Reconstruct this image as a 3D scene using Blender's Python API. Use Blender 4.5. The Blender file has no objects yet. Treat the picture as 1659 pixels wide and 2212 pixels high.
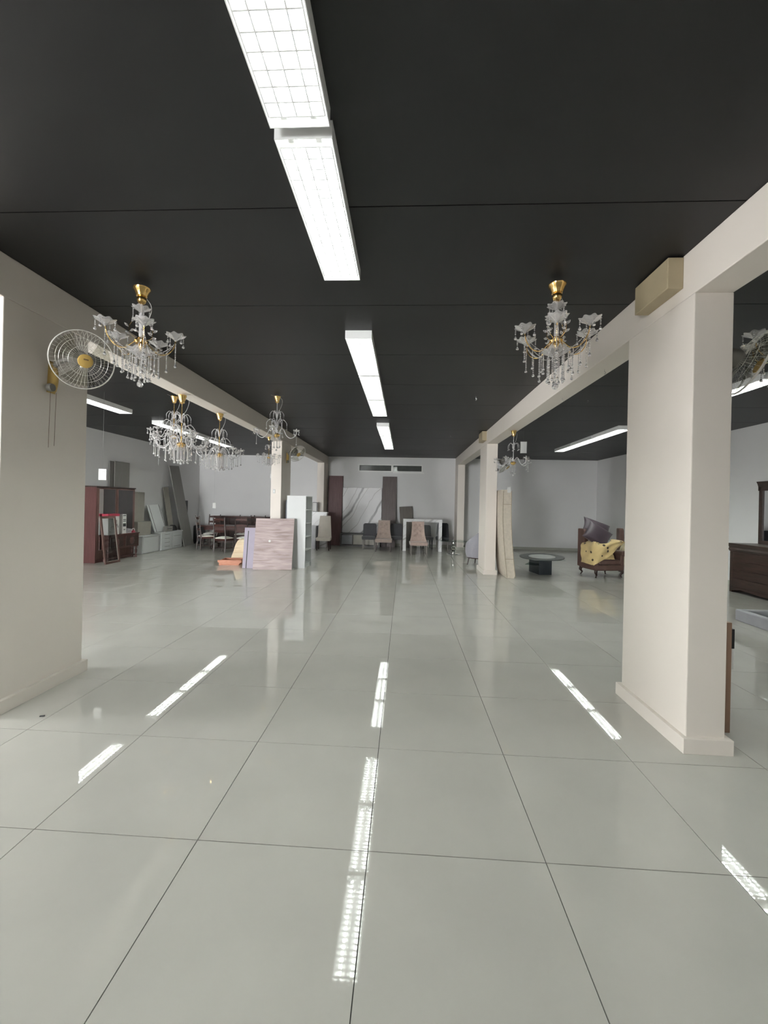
import bpy, math, random
from mathutils import Vector, Matrix, Euler
random.seed(7)
PI = math.pi
scene = bpy.context.scene
COL = scene.collection

# ------------------------------------------------------------------ camera
W_PX, H_PX, F_PX = 1659.0, 2212.0, 894.08
PPX, PPY = 825.84, 1087.5
YAW, PITCH, ROLL, CAM_H = 0.053, 0.0003, 0.0215, 1.592
fwd = Vector((-math.sin(YAW)*math.cos(PITCH), math.cos(YAW)*math.cos(PITCH), math.sin(PITCH)))
r0 = Vector((math.cos(YAW), math.sin(YAW), 0)); u0 = r0.cross(fwd)
rgt = r0*math.cos(ROLL) + u0*math.sin(ROLL); up = u0*math.cos(ROLL) - r0*math.sin(ROLL)
cd = bpy.data.cameras.new('camera'); cam = bpy.data.objects.new('camera', cd); COL.objects.link(cam)
cam.matrix_world = Matrix(((rgt.x, up.x, -fwd.x, 0), (rgt.y, up.y, -fwd.y, 0), (rgt.z, up.z, -fwd.z, CAM_H), (0, 0, 0, 1)))
cd.sensor_fit = 'VERTICAL'; cd.sensor_height = 36.0; cd.sensor_width = 27.0
cd.lens = F_PX/H_PX*36.0
cd.shift_x = (W_PX/2-PPX)/H_PX; cd.shift_y = (PPY-H_PX/2)/H_PX
cd.clip_start = 0.05; cd.clip_end = 100
scene.camera = cam

# ------------------------------------------------------------------ light
TUBE_STRENGTH = 61.0
SKY_STRENGTH = 39.0
wd = bpy.data.worlds.new('world'); scene.world = wd; wd.use_nodes = True
bg = wd.node_tree.nodes['Background']
bg.inputs[0].default_value = (0.97, 0.97, 1.0, 1); bg.inputs[1].default_value = SKY_STRENGTH
vs = scene.view_settings
vs.view_transform = 'Standard'; vs.look = 'None'; vs.gamma = 1.0; vs.exposure = 0.76; vs.use_curve_mapping = False

# ------------------------------------------------------------------ materials
def S(r, g, b):
    f = lambda c: (c/255/12.92) if c/255 <= 0.04045 else ((c/255+0.055)/1.055)**2.4
    return (f(r), f(g), f(b))
def base_mat(name):
    m = bpy.data.materials.new(name); m.use_nodes = True
    nt = m.node_tree; return m, nt, nt.nodes['Principled BSDF']
def mat(name, col, rough=0.5, metal=0.0, var=0.06, scale=6.0, stretch=(1, 1, 1), bump=0.0, trans=0.0, ior=1.45, spec=0.5, coat=0.0, sheen=0.0):
    m, nt, b = base_mat(name)
    tc = nt.nodes.new('ShaderNodeTexCoord'); mp = nt.nodes.new('ShaderNodeMapping'); mp.inputs['Scale'].default_value = stretch
    nz = nt.nodes.new('ShaderNodeTexNoise'); nz.inputs['Scale'].default_value = scale; nz.inputs['Detail'].default_value = 5
    nt.links.new(tc.outputs['Object'], mp.inputs[0]); nt.links.new(mp.outputs[0], nz.inputs['Vector'])
    rp = nt.nodes.new('ShaderNodeValToRGB'); nt.links.new(nz.outputs[0], rp.inputs[0])
    rp.color_ramp.elements[0].position = 0.3; rp.color_ramp.elements[1].position = 0.7
    rp.color_ramp.elements[0].color = (*[max(0, c*(1-var)) for c in col], 1)
    rp.color_ramp.elements[1].color = (*[min(1, c*(1+var)) for c in col], 1)
    nt.links.new(rp.outputs[0], b.inputs['Base Color'])
    b.inputs['Roughness'].default_value = rough; b.inputs['Metallic'].default_value = metal
    b.inputs['IOR'].default_value = ior; b.inputs['Specular IOR Level'].default_value = spec
    b.inputs['Transmission Weight'].default_value = trans; b.inputs['Coat Weight'].default_value = coat
    if sheen: b.inputs['Sheen Weight'].default_value = sheen
    if bump:
        bp = nt.nodes.new('ShaderNodeBump'); bp.inputs['Strength'].default_value = bump; bp.inputs['Distance'].default_value = 0.004
        nt.links.new(nz.outputs[0], bp.inputs['Height']); nt.links.new(bp.outputs[0], b.inputs['Normal'])
    return m
def wood(name, c1, c2, rough=0.45, stretch=(1.2, 14, 14), scale=3.0, coat=0.0):
    m, nt, b = base_mat(name)
    tc = nt.nodes.new('ShaderNodeTexCoord'); mp = nt.nodes.new('ShaderNodeMapping'); mp.inputs['Scale'].default_value = stretch
    nz = nt.nodes.new('ShaderNodeTexNoise'); nz.inputs['Scale'].default_value = scale; nz.inputs['Detail'].default_value = 8; nz.inputs['Distortion'].default_value = 0.6
    nt.links.new(tc.outputs['Object'], mp.inputs[0]); nt.links.new(mp.outputs[0], nz.inputs['Vector'])
    rp = nt.nodes.new('ShaderNodeValToRGB'); nt.links.new(nz.outputs[0], rp.inputs[0])
    rp.color_ramp.elements[0].position = 0.32; rp.color_ramp.elements[1].position = 0.68
    rp.color_ramp.elements[0].color = (*c1, 1); rp.color_ramp.elements[1].color = (*c2, 1)
    nt.links.new(rp.outputs[0], b.inputs['Base Color']); b.inputs['Roughness'].default_value = rough; b.inputs['Coat Weight'].default_value = coat
    return m
def marble(name, rot, scale=1.0, d1=(0.32, 0.31, 0.31), d2=(0.6, 0.58, 0.57)):
    m, nt, b = base_mat(name)
    tc = nt.nodes.new('ShaderNodeTexCoord'); mp = nt.nodes.new('ShaderNodeMapping'); mp.inputs['Rotation'].default_value = rot
    nt.links.new(tc.outputs['Object'], mp.inputs[0])
    def vein(sc, dist, dsc, p0, p1, dark):
        w = nt.nodes.new('ShaderNodeTexWave'); w.inputs['Scale'].default_value = sc; w.inputs['Distortion'].default_value = dist
        w.inputs['Detail'].default_value = 4; w.inputs['Detail Scale'].default_value = dsc
        nt.links.new(mp.outputs[0], w.inputs['Vector'])
        rp = nt.nodes.new('ShaderNodeValToRGB'); nt.links.new(w.outputs['Fac'], rp.inputs[0])
        rp.color_ramp.elements[0].position = p0; rp.color_ramp.elements[0].color = (*dark, 1)
        rp.color_ramp.elements[1].position = p1; rp.color_ramp.elements[1].color = (1, 1, 1, 1)
        return rp
    v1 = vein(0.36*scale, 3.4, 1.1, 0.0, 0.035, d1); v2 = vein(0.9*scale, 5.0, 0.8, 0.0, 0.02, d2)
    mx = nt.nodes.new('ShaderNodeMix'); mx.data_type = 'RGBA'; mx.blend_type = 'MULTIPLY'; mx.inputs[0].default_value = 1
    nt.links.new(v1.outputs[0], mx.inputs[6]); nt.links.new(v2.outputs[0], mx.inputs[7])
    m2 = nt.nodes.new('ShaderNodeMix'); m2.data_type = 'RGBA'; m2.blend_type = 'MULTIPLY'; m2.inputs[0].default_value = 1
    nt.links.new(mx.outputs[2], m2.inputs[6]); m2.inputs[7].default_value = (0.72, 0.71, 0.71, 1)
    nt.links.new(m2.outputs[2], b.inputs['Base Color']); b.inputs['Roughness'].default_value = 0.3
    return m
def glassy(name, col, rough=0.0, alpha=0.35, spec_rough=0.02):
    """thin clear sheet: transparent with a mirror film"""
    m = bpy.data.materials.new(name); m.use_nodes = True; nt = m.node_tree; nt.nodes.clear()
    out = nt.nodes.new('ShaderNodeOutputMaterial'); tr = nt.nodes.new('ShaderNodeBsdfTransparent'); tr.inputs[0].default_value = (*col, 1)
    gl = nt.nodes.new('ShaderNodeBsdfGlossy'); gl.inputs['Roughness'].default_value = spec_rough
    fr = nt.nodes.new('ShaderNodeFresnel'); fr.inputs[0].default_value = 1.5
    nz = nt.nodes.new('ShaderNodeTexNoise'); nz.inputs['Scale'].default_value = 9
    mr = nt.nodes.new('ShaderNodeMapRange'); mr.inputs[3].default_value = spec_rough; mr.inputs[4].default_value = spec_rough+0.03
    nt.links.new(nz.outputs[0], mr.inputs[0]); nt.links.new(mr.outputs[0], gl.inputs['Roughness'])
    mx = nt.nodes.new('ShaderNodeMixShader'); ge = nt.nodes.new('ShaderNodeNewGeometry'); mm = nt.nodes.new('ShaderNodeMath'); mm.operation = 'MULTIPLY'; inv = nt.nodes.new('ShaderNodeMath'); inv.operation = 'SUBTRACT'; inv.inputs[0].default_value = 1.0
    nt.links.new(ge.outputs['Backfacing'], inv.inputs[1]); nt.links.new(fr.outputs[0], mm.inputs[0]); nt.links.new(inv.outputs[0], mm.inputs[1]); nt.links.new(mm.outputs[0], mx.inputs[0])
    nt.links.new(tr.outputs[0], mx.inputs[1]); nt.links.new(gl.outputs[0], mx.inputs[2]); nt.links.new(mx.outputs[0], out.inputs[0])
    return m
def spotted(name, col, dot):
    m = mat(name, col, 0.8, var=0.1, scale=5, sheen=0.2); nt = m.node_tree; b = nt.nodes['Principled BSDF']
    old = b.inputs['Base Color'].links[0].from_socket
    tc = nt.nodes.new('ShaderNodeTexCoord'); vo = nt.nodes.new('ShaderNodeTexVoronoi'); vo.inputs['Scale'].default_value = 6.0; vo.inputs['Randomness'].default_value = 0.8
    nt.links.new(tc.outputs['Object'], vo.inputs['Vector'])
    rp = nt.nodes.new('ShaderNodeValToRGB'); nt.links.new(vo.outputs['Distance'], rp.inputs[0])
    rp.color_ramp.elements[0].position = 0.17; rp.color_ramp.elements[0].color = (1, 1, 1, 1)
    rp.color_ramp.elements[1].position = 0.21; rp.color_ramp.elements[1].color = (0, 0, 0, 1)
    mx = nt.nodes.new('ShaderNodeMix'); mx.data_type = 'RGBA'; nt.links.new(rp.outputs[0], mx.inputs[0])
    nt.links.new(old, mx.inputs[6]); mx.inputs[7].default_value = (*dot, 1); nt.links.new(mx.outputs[2], b.inputs['Base Color'])
    return m
def emissive(name, col, st):
    m, nt, b = base_mat(name); b.inputs['Base Color'].default_value = (0.8, 0.8, 0.8, 1)
    b.inputs['Emission Color'].default_value = (*col, 1); b.inputs['Emission Strength'].default_value = st
    return m

M = {}
M['paint'] = mat('wall paint', (0.74, 0.735, 0.73), 0.75, var=0.02, scale=1.2, bump=0.05)
M['paint_warm'] = mat('column paint', (0.72, 0.66, 0.60), 0.6, var=0.02, scale=1.5, bump=0.04)
M['plinth'] = mat('plinth tile', (0.42, 0.42, 0.37), 0.3, var=0.05, scale=4)
M['ceil'] = mat('charcoal ceiling paint', (0.0135, 0.013, 0.0135), 0.45, var=0.12, scale=1.0, spec=0.35)
M['ceil_gap'] = mat('ceiling joint', (0.008, 0.008, 0.008), 0.9)
M['tile'] = mat('polished porcelain tile', (0.50, 0.485, 0.445), 0.018, var=0.035, scale=2.2, spec=0.55)
M['grout'] = mat('grout', (0.035, 0.033, 0.028), 0.9, var=0.2, scale=20)
M['white_metal'] = mat('white enamel', (0.88, 0.88, 0.87), 0.35, var=0.02)
M['louver'] = mat('louver aluminium', (0.90, 0.90, 0.90), 0.3, var=0.02)
M['tube'] = emissive('fluorescent tube', (0.93, 1.0, 0.95), TUBE_STRENGTH)
M['gold'] = mat('polished brass', (0.83, 0.56, 0.22), 0.16, 1.0, var=0.08, scale=12)
M['crystal'] = mat('cut crystal', (0.97, 0.95, 0.95), 0.03, var=0.02, trans=0.82, ior=1.55)
M['glass_dish'] = mat('pressed glass', (0.86, 0.84, 0.83), 0.12, var=0.05, scale=30, trans=0.75, ior=1.3)
M['glass_arm'] = mat('clear glass arm', (0.92, 0.90, 0.90), 0.06, var=0.03, trans=0.6, ior=1.45)
M['wire'] = mat('thin wire', (0.25, 0.25, 0.24), 0.5, var=0.1)
M['fan_yellow'] = mat('yellowed plastic', (0.44, 0.29, 0.08), 0.45, var=0.08)
M['fan_grey'] = mat('grey fan plastic', (0.16, 0.15, 0.13), 0.5, var=0.08)
M['fan_badge'] = mat('dark badge print', (0.12, 0.07, 0.03), 0.5)
M['blade'] = glassy('smoky translucent blade', (0.80, 0.80, 0.76), spec_rough=0.15)
M['cage'] = mat('pale cage wire', (0.62, 0.60, 0.56), 0.35, metal=0.3)
M['beige_box'] = mat('beige painted metal', (0.42, 0.35, 0.23), 0.5, var=0.08, scale=3)
M['mahogany'] = wood('mahogany', (0.036, 0.013, 0.010), (0.085, 0.030, 0.024), 0.35, coat=0.2)
M['walnut'] = wood('dark walnut', (0.022, 0.013, 0.010), (0.048, 0.026, 0.021), 0.4)
M['cherry'] = wood('cherry laminate', (0.085, 0.032, 0.030), (0.125, 0.048, 0.045), 0.4, stretch=(14, 14, 1.0))
M['wenge'] = mat('dark gloss door', (0.035, 0.030, 0.030), 0.15, var=0.1)
M['mirror'] = mat('mirror silver', (0.78, 0.79, 0.80), 0.02, 1.0, var=0.01)
M['brownframe'] = wood('brown frame', (0.075, 0.036, 0.028), (0.12, 0.062, 0.050), 0.5, stretch=(14, 14, 1.2))
M['pane'] = glassy('clear pane', (0.74, 0.75, 0.75))
M['tableglass'] = glassy('green edged glass', (0.70, 0.78, 0.74))
M['white_lac'] = mat('white lacquer', (0.64, 0.65, 0.645), 0.4, var=0.02, scale=3)
M['offwhite'] = mat('off white laminate', (0.55, 0.55, 0.50), 0.45, var=0.03)
M['greyboard'] = mat('grey board', (0.22, 0.21, 0.195), 0.55, var=0.06, scale=2, stretch=(6, 6, 1))
M['greyboard2'] = mat('dim grey edge board', (0.15, 0.14, 0.13), 0.55, var=0.06)
M['beigeboard'] = mat('beige board', (0.33, 0.31, 0.27), 0.6, var=0.05)
M['black'] = mat('black plastic', (0.012, 0.012, 0.013), 0.4, var=0.15)
M['darkgap'] = mat('dark recess line', (0.04, 0.038, 0.036), 0.7)
M['red'] = mat('red print', (0.30, 0.025, 0.05), 0.5, var=0.06)
M['card_white'] = mat('printed white card', (0.60, 0.59, 0.57), 0.55, var=0.03)
M['ink'] = mat('dark ink', (0.035, 0.035, 0.035), 0.6)
M['cushion'] = mat('ivory cushion', (0.74, 0.72, 0.66), 0.8, var=0.04, scale=10, sheen=0.2)
M['laminate'] = wood('pinkish ash laminate', (0.245, 0.178, 0.170), (0.46, 0.365, 0.355), 0.5, stretch=(1.3, 1, 11), scale=1.7)
M['lilac'] = mat('lilac grey laminate', (0.33, 0.29, 0.36), 0.5, var=0.05)
M['orange'] = wood('orange veneer', (0.42, 0.15, 0.08), (0.58, 0.25, 0.15), 0.5, stretch=(2, 14, 14))
M['ply'] = wood('pale plywood', (0.66, 0.50, 0.32), (0.80, 0.66, 0.47), 0.45, stretch=(1.2, 12, 12))
M['bluegrey'] = mat('blue grey vinyl', (0.18, 0.20, 0.23), 0.4, var=0.08)
M['redslat'] = wood('red brown veneer', (0.10, 0.046, 0.045), (0.15, 0.075, 0.072), 0.5, stretch=(16, 16, 1.0))
M['greybrown'] = wood('grey brown veneer', (0.085, 0.066, 0.062), (0.13, 0.10, 0.095), 0.5, stretch=(10, 10, 1.0))
M['taupe'] = wood('taupe veneer', (0.10, 0.086, 0.074), (0.15, 0.128, 0.11), 0.5, stretch=(10, 10, 1))
M['tv_dark'] = mat('dark grey unit', (0.085, 0.080, 0.078), 0.4)
M['tv_light'] = mat('pale drawer front', (0.42, 0.40, 0.35), 0.45, var=0.06)
M['tv_grey'] = mat('glossy grey flap', (0.22, 0.22, 0.235), 0.2, var=0.1)
M['fab_dark'] = mat('charcoal fabric', (0.062, 0.060, 0.066), 0.9, var=0.1, scale=30, sheen=0.2)
M['fab_grey'] = mat('grey velvet', (0.15, 0.15, 0.16), 0.85, var=0.1, scale=25, sheen=0.3)
M['fab_black'] = mat('black leatherette', (0.014, 0.015, 0.019), 0.35, var=0.1)
M['tan'] = mat('tan velvet', (0.36, 0.28, 0.245), 0.75, var=0.08, scale=20, sheen=0.3)
M['pinktan'] = mat('pinkish tan velvet', (0.42, 0.315, 0.275), 0.7, var=0.08, scale=20, sheen=0.3)
M['cream'] = mat('cream leatherette', (0.52, 0.47, 0.42), 0.5, var=0.05)
M['lilacfab'] = mat('lilac grey fabric', (0.29, 0.28, 0.31), 0.85, var=0.05, scale=40, sheen=0.3)
M['darkleg'] = mat('dark stained leg', (0.035, 0.018, 0.015), 0.4)
M['greyleg'] = mat('grey wooden leg', (0.16, 0.145, 0.13), 0.5)
M['chrome'] = mat('chrome', (0.75, 0.75, 0.74), 0.06, 1.0, var=0.03)
M['mattress'] = mat('quilted ticking', (0.52, 0.46, 0.38), 0.8, var=0.09, scale=22, bump=0.5)
M['piping'] = mat('mattress piping', (0.30, 0.25, 0.18), 0.8)
M['paper'] = mat('paper', (0.60, 0.60, 0.58), 0.7, var=0.02)
M['slate'] = mat('slate gloss', (0.030, 0.036, 0.042), 0.15, var=0.1)
M['frost'] = mat('frosted inlay', (0.46, 0.47, 0.46), 0.4, var=0.05)
M['smoked'] = mat('smoked glass rim', (0.06, 0.07, 0.064), 0.25, var=0.05, spec=0.25)
M['leather'] = mat('brown leather', (0.105, 0.058, 0.047), 0.42, var=0.14, scale=9, bump=0.15)
M['purple'] = mat('aubergine satin', (0.040, 0.024, 0.034), 0.5, var=0.12, scale=8, sheen=0.1)
M['throw'] = spotted('yellow spotted throw', (0.62, 0.47, 0.22), (0.05, 0.035, 0.02))
M['throw2'] = spotted('cream spotted throw', (0.52, 0.46, 0.30), (0.12, 0.09, 0.05))
M['bedgrey'] = mat('grey upholstery', (0.33, 0.33, 0.35), 0.85, var=0.08, scale=6, sheen=0.3)
M['beddark'] = mat('dark bed lining', (0.05, 0.055, 0.062), 0.8)
M['brownboard'] = mat('brown board', (0.24, 0.145, 0.095), 0.55, var=0.06, scale=3)
M['winframe'] = mat('white window frame', (0.85, 0.85, 0.83), 0.4, var=0.03)
M['darkpane'] = mat('dark window pane', (0.10, 0.105, 0.10), 0.03, var=0.1, spec=0.8)
M['shopglass'] = glassy('shop window glass', (0.97, 0.98, 0.97))
M['hanger'] = mat('bright steel', (0.7, 0.7, 0.7), 0.25, 1.0)
M['marble'] = marble('white marble print', (0, -0.55, 0), 1.0)
M['marble2'] = marble('white marble print fine', (0, -0.9, 0), 1.3, (0.6, 0.59, 0.58), (0.8, 0.79, 0.78))

# ------------------------------------------------------------------ mesh helpers
class MB:
    def __init__(s): s.v = []; s.f = []
    def add(s, vs, fs):
        n = len(s.v); s.v += [tuple(v) for v in vs]; s.f += [tuple(i+n for i in f) for f in fs]; return s
    def box(s, x0, x1, y0, y1, z0, z1):
        return s.add([(x0, y0, z0), (x1, y0, z0), (x1, y1, z0), (x0, y1, z0), (x0, y0, z1), (x1, y0, z1), (x1, y1, z1), (x0, y1, z1)],
                     [(0, 3, 2, 1), (4, 5, 6, 7), (0, 1, 5, 4), (1, 2, 6, 5), (2, 3, 7, 6), (3, 0, 4, 7)])
    def taper(s, c0, w0, d0, c1, w1, d1):
        v = []
        for c, w, d in ((c0, w0, d0), (c1, w1, d1)):
            v += [(c[0]-w/2, c[1]-d/2, c[2]), (c[0]+w/2, c[1]-d/2, c[2]), (c[0]+w/2, c[1]+d/2, c[2]), (c[0]-w/2, c[1]+d/2, c[2])]
        return s.add(v, [(0, 3, 2, 1), (4, 5, 6, 7), (0, 1, 5, 4), (1, 2, 6, 5), (2, 3, 7, 6), (3, 0, 4, 7)])
    def prism(s, poly, a0, a1, axis='z'):
        n = len(poly)
        def P(p, a): return {'z': (p[0], p[1], a), 'y': (p[0], a, p[1]), 'x': (a, p[0], p[1])}[axis]
        vs = [P(p, a0) for p in poly]+[P(p, a1) for p in poly]
        return s.add(vs, [tuple(range(n-1, -1, -1)), tuple(range(n, 2*n))]+[(i, (i+1) % n, n+(i+1) % n, n+i) for i in range(n)])
    def tube(s, pts, r, n=8, caps=True, closed=False):
        pts = [Vector(p) for p in pts]; k = len(pts); rs = r if isinstance(r, (list, tuple)) else [r]*k
        vs = []; ref = None
        for i, p in enumerate(pts):
            a = pts[(i-1) % k] if (closed or i > 0) else p; b = pts[(i+1) % k] if (closed or i < k-1) else p
            t = (b-a).normalized()
            if ref is None: ref = Vector((0, 0, 1)) if abs(t.z) < 0.9 else Vector((1, 0, 0))
            u = (ref - t*ref.dot(t)).normalized(); w = t.cross(u); ref = u
            for j in range(n):
                a_ = 2*PI*j/n; vs.append(p+(u*math.cos(a_)+w*math.sin(a_))*rs[i])
        fs = []
        for i in range(k if closed else k-1):
            for j in range(n):
                q = (i+1) % k; fs.append((i*n+j, i*n+(j+1) % n, q*n+(j+1) % n, q*n+j))
        if caps and not closed: fs += [tuple(range(n-1, -1, -1)), tuple((k-1)*n+j for j in range(n))]
        return s.add(vs, fs)
    def lathe(s, prof, n=16, c=(0, 0, 0), scallop=0, amp=0.0, axis='z'):
        vs = []
        for r, z in prof:
            for j in range(n):
                a = 2*PI*j/n; rr = r*(1+amp*math.cos(scallop*a)) if scallop else r
                p = (rr*math.cos(a), rr*math.sin(a), z)
                if axis == 'y': p = (p[0], p[2], p[1])
                if axis == 'x': p = (p[2], p[0], p[1])
                vs.append((c[0]+p[0], c[1]+p[1], c[2]+p[2]))
        k = len(prof)
        return s.add(vs, [(i*n+j, i*n+(j+1) % n, (i+1)*n+(j+1) % n, (i+1)*n+j) for i in range(k-1) for j in range(n)])
    def ball(s, c, r, n=8, m=5, sz=1.0):
        return s.lathe([(r*math.sin(PI*i/m)+1e-5, r*sz*math.cos(PI*i/m)) for i in range(m+1)], n, c)
    def slab(s, F, B, nu, nv):
        """closed sheet between two grids of points F(u,v) and B(u,v)"""
        vs = [F(i/nu, j/nv) for j in range(nv+1) for i in range(nu+1)]+[B(i/nu, j/nv) for j in range(nv+1) for i in range(nu+1)]
        q = (nu+1)*(nv+1); I = lambda i, j: j*(nu+1)+i; fs = []
        for j in range(nv):
            for i in range(nu):
                fs.append((I(i, j), I(i+1, j), I(i+1, j+1), I(i, j+1))); fs.append((q+I(i, j), q+I(i, j+1), q+I(i+1, j+1), q+I(i+1, j)))
        for i in range(nu):
            fs.append((I(i+1, 0), I(i, 0), q+I(i, 0), q+I(i+1, 0))); fs.append((I(i, nv), I(i+1, nv), q+I(i+1, nv), q+I(i, nv)))
        for j in range(nv):
            fs.append((I(0, j), I(0, j+1), q+I(0, j+1), q+I(0, j))); fs.append((I(nu, j+1), I(nu, j), q+I(nu, j), q+I(nu, j+1)))
        return s.add(vs, fs)
    def mesh(s, name, m, smooth=None):
        me = bpy.data.meshes.new(name); me.from_pydata(s.v, [], s.f); me.materials.append(M[m] if isinstance(m, str) else m)
        me.validate(); me.update()
        if smooth is not None:
            for p in me.polygons: p.use_smooth = True
            me.set_sharp_from_angle(angle=math.radians(smooth))
        return me
    def build(s, name, m, parent=None, smooth=None, bevel=0.0, seg=2, loc=None, rot=None):
        o = bpy.data.objects.new(name, s.mesh(name, m, smooth)); COL.objects.link(o)
        if parent: o.parent = parent
        if loc: o.location = loc
        if rot: o.rotation_euler = rot
        if bevel:
            b = o.modifiers.new('bevel', 'BEVEL'); b.width = bevel; b.segments = seg; b.limit_method = 'ANGLE'; b.harden_normals = False
        return o
def tag(o, label=None, cat=None, group=None, kind=None):
    if label: o['label'] = label
    if cat: o['category'] = cat
    if group: o['group'] = group
    if kind: o['kind'] = kind
    return o
def thing(name, label, cat, loc=(0, 0, 0), rz=0.0, group=None, rot=None):
    o = bpy.data.objects.new(name, None); COL.objects.link(o); o.empty_display_size = 0.1
    o.location = loc; o.rotation_euler = rot if rot else (0, 0, rz)
    return tag(o, label, cat, group)
def inst(name, me, parent, loc=(0, 0, 0), rot=(0, 0, 0), scale=None):
    o = bpy.data.objects.new(name, me); COL.objects.link(o); o.parent = parent; o.location = loc; o.rotation_euler = rot
    if scale: o.scale = (scale,)*3 if isinstance(scale, (int, float)) else scale
    return o
def copy_tree(o, parent=None, label=None, loc=None, rz=None, group=None, scale=None):
    c = o.copy(); COL.objects.link(c); c.parent = parent
    if label: c['label'] = label
    if group: c['group'] = group
    if loc: c.location = loc
    if rz is not None: c.rotation_euler = (0, 0, rz)
    if scale: c.scale = (scale,)*3
    for ch in list(o.children): copy_tree(ch, c)
    return c
def struct(name, mb, m, parent=None, **k):
    o = mb.build(name, m, parent, **k); o['kind'] = 'structure'; return o
def bezier(p, n=16):
    """Catmull-Rom through points p"""
    P = [Vector(q) for q in p]; out = []
    for i in range(len(P)-1):
        a = P[i-1] if i else P[i]*2-P[i+1]; b, c = P[i], P[i+1]; d = P[i+2] if i+2 < len(P) else P[i+1]*2-P[i]
        for j in range(n):
            t = j/n; out.append(0.5*((2*b)+(c-a)*t+(2*a-5*b+4*c-d)*t*t+(3*b-a-3*c+d)*t**3))
    out.append(P[-1]); return out

# ------------------------------------------------------------------ the room
XL, XR, YB, YF, HC, HB = -7.93, 7.06, 15.62, -9.0, 3.34, 3.03
YM = -5.0      # front wall of the middle and far aisle; the left aisle runs on to the glazed shop front at YF
T = 0.2
BR, BL = 1.885, -2.918
floor = struct('floor', MB().box(XL-T, XR+T, YF-T, YB+T, -0.15, -0.006), 'grout')
tag(floor, 'pale grey polished porcelain tile floor with thin dark joints', None)
TX0, TY0, TS, GAP = -0.132, 1.89, 0.8, 0.004
tiles = []
for i in range(-11, 11):
    for j in range(-15, 19):
        a, b, c, d = max(TX0+i*TS, XL), min(TX0+(i+1)*TS, XR), max(TY0+j*TS, YF), min(TY0+(j+1)*TS, YB)
        if b-a < 0.05 or d-c < 0.05: continue
        cx, cy = (a+b)/2, (c+d)/2
        dep = cx*fwd.x+cy*fwd.y; lat = cx*rgt.x+cy*rgt.y
        vis = dep+0.5 > 1.2 and abs(lat)-0.6 < (dep+0.4)*0.94
        tiles.append((not vis, math.hypot(cx, cy), a, b, c, d))
tiles.sort()
cache = {}; far = MB()
for k, (nv, _, a, b, c, d) in enumerate(tiles):
    w, h = b-a-GAP, d-c-GAP
    if k < 300 and not nv:
        key = (round(w, 3), round(h, 3))
        if key not in cache:
            e = 0.0012; q = MB()
            q.box(-w/2, w/2, -h/2, h/2, -0.006, 0)
            cache[key] = q.mesh('floor_tile', 'tile')
        inst('floor_tile', cache[key], floor, ((a+b)/2, (c+d)/2, 0))
    else:
        far.box(a+GAP/2, b-GAP/2, c+GAP/2, d-GAP/2, -0.006, 0)
tag(far.build('distant_floor_tile', 'tile', floor), kind='stuff')

ceiling = struct('ceiling', MB().box(XL-T, XR+T, YF-T, YB+T, HC+0.012, HC+0.2), 'ceil_gap')
for x0, x1 in ((XL, -3.043), (-3.043, 2.02), (2.02, XR)):
    k = -10
    while True:
        a, b = max(2.43+1.213*k, YF), min(2.43+1.213*(k+1), YB); k += 1
        if a >= YB-0.01: break
        if b-a < 0.02: continue
        MB().box(x0+0.002, x1-0.002, a+0.004, b-0.004, HC, HC+0.012).build('ceiling_panel', 'ceil', ceiling)
wb = MB(); wx0, wx1, wz0, wz1 = -1.76, 0.66, 2.79, 3.07     # high window in the back wall
wb.box(XL-T, wx0, YB, YB+T, 0, HC).box(wx1, XR+T, YB, YB+T, 0, HC).box(wx0, wx1, YB, YB+T, 0, wz0).box(wx0, wx1, YB, YB+T, wz1, HC)
struct('wall_back', wb, 'paint')
struct('wall_right', MB().box(XR, XR+T, YM-T, YB, 0, HC), 'paint')
struct('wall_front', MB().box(BL-0.02, XR, YM-T, YM, 0, HC), 'paint')
struct('wall_added_partition', MB().box(BL-0.25, BL, YF, -4.2, 0, HB), 'paint_warm')  # unseen wall, added to shade the other aisles from the shop front
FX0, FX1, FZA, FZB = -7.7, -3.4, 0.08, 3.0                 # glazed shop front at the end of the left aisle
fw = MB(); fw.box(XL-T, FX0, YF-T, YF, 0, HC).box(FX1, BL, YF-T, YF, 0, HC).box(FX0, FX1, YF-T, YF, 0, FZA).box(FX0, FX1, YF-T, YF, FZB, HC)
struct('wall_shopfront', fw, 'paint')
SY0, SY1, SZ0, SZ1 = 2.0, 3.1, 0.05, 2.35                  # glass side door in the left wall
lw = MB(); lw.box(XL-T, XL, YF, SY0, 0, HC).box(XL-T, XL, SY1, YB, 0, HC).box(XL-T, XL, SY0, SY1, 0, SZ0).box(XL-T, XL, SY0, SY1, SZ1, HC)
struct('wall_left', lw, 'paint')
for nm, bx in (('baseboard_back', (XL, XR, YB-0.013, YB, 0, 0.095)), ('baseboard_left', (XL, XL+0.013, SY1, YB-0.013, 0, 0.095)), ('baseboard_right', (XR-0.013, XR, YM, YB-0.013, 0, 0.095))):
    struct(nm, MB().box(*bx), 'plinth')
def portal(loc, rot, sx, sy):
    pd = bpy.data.lights.new('window_portal', 'AREA'); pd.shape = 'RECTANGLE'; pd.size = sx; pd.size_y = sy; pd.cycles.is_portal = True
    po = bpy.data.objects.new('window_portal', pd); COL.objects.link(po); po.location = loc; po.rotation_euler = rot
w2 = thing('window_2', None, None); w2['kind'] = 'structure'
fr = MB(); n = 4; st = (FX1-FX0)/n
for i in range(n+1):
    x = min(max(FX0+i*st, FX0+0.03), FX1-0.03); fr.box(x-0.03, x+0.03, YF-0.13, YF-0.07, FZA, FZB)
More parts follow.
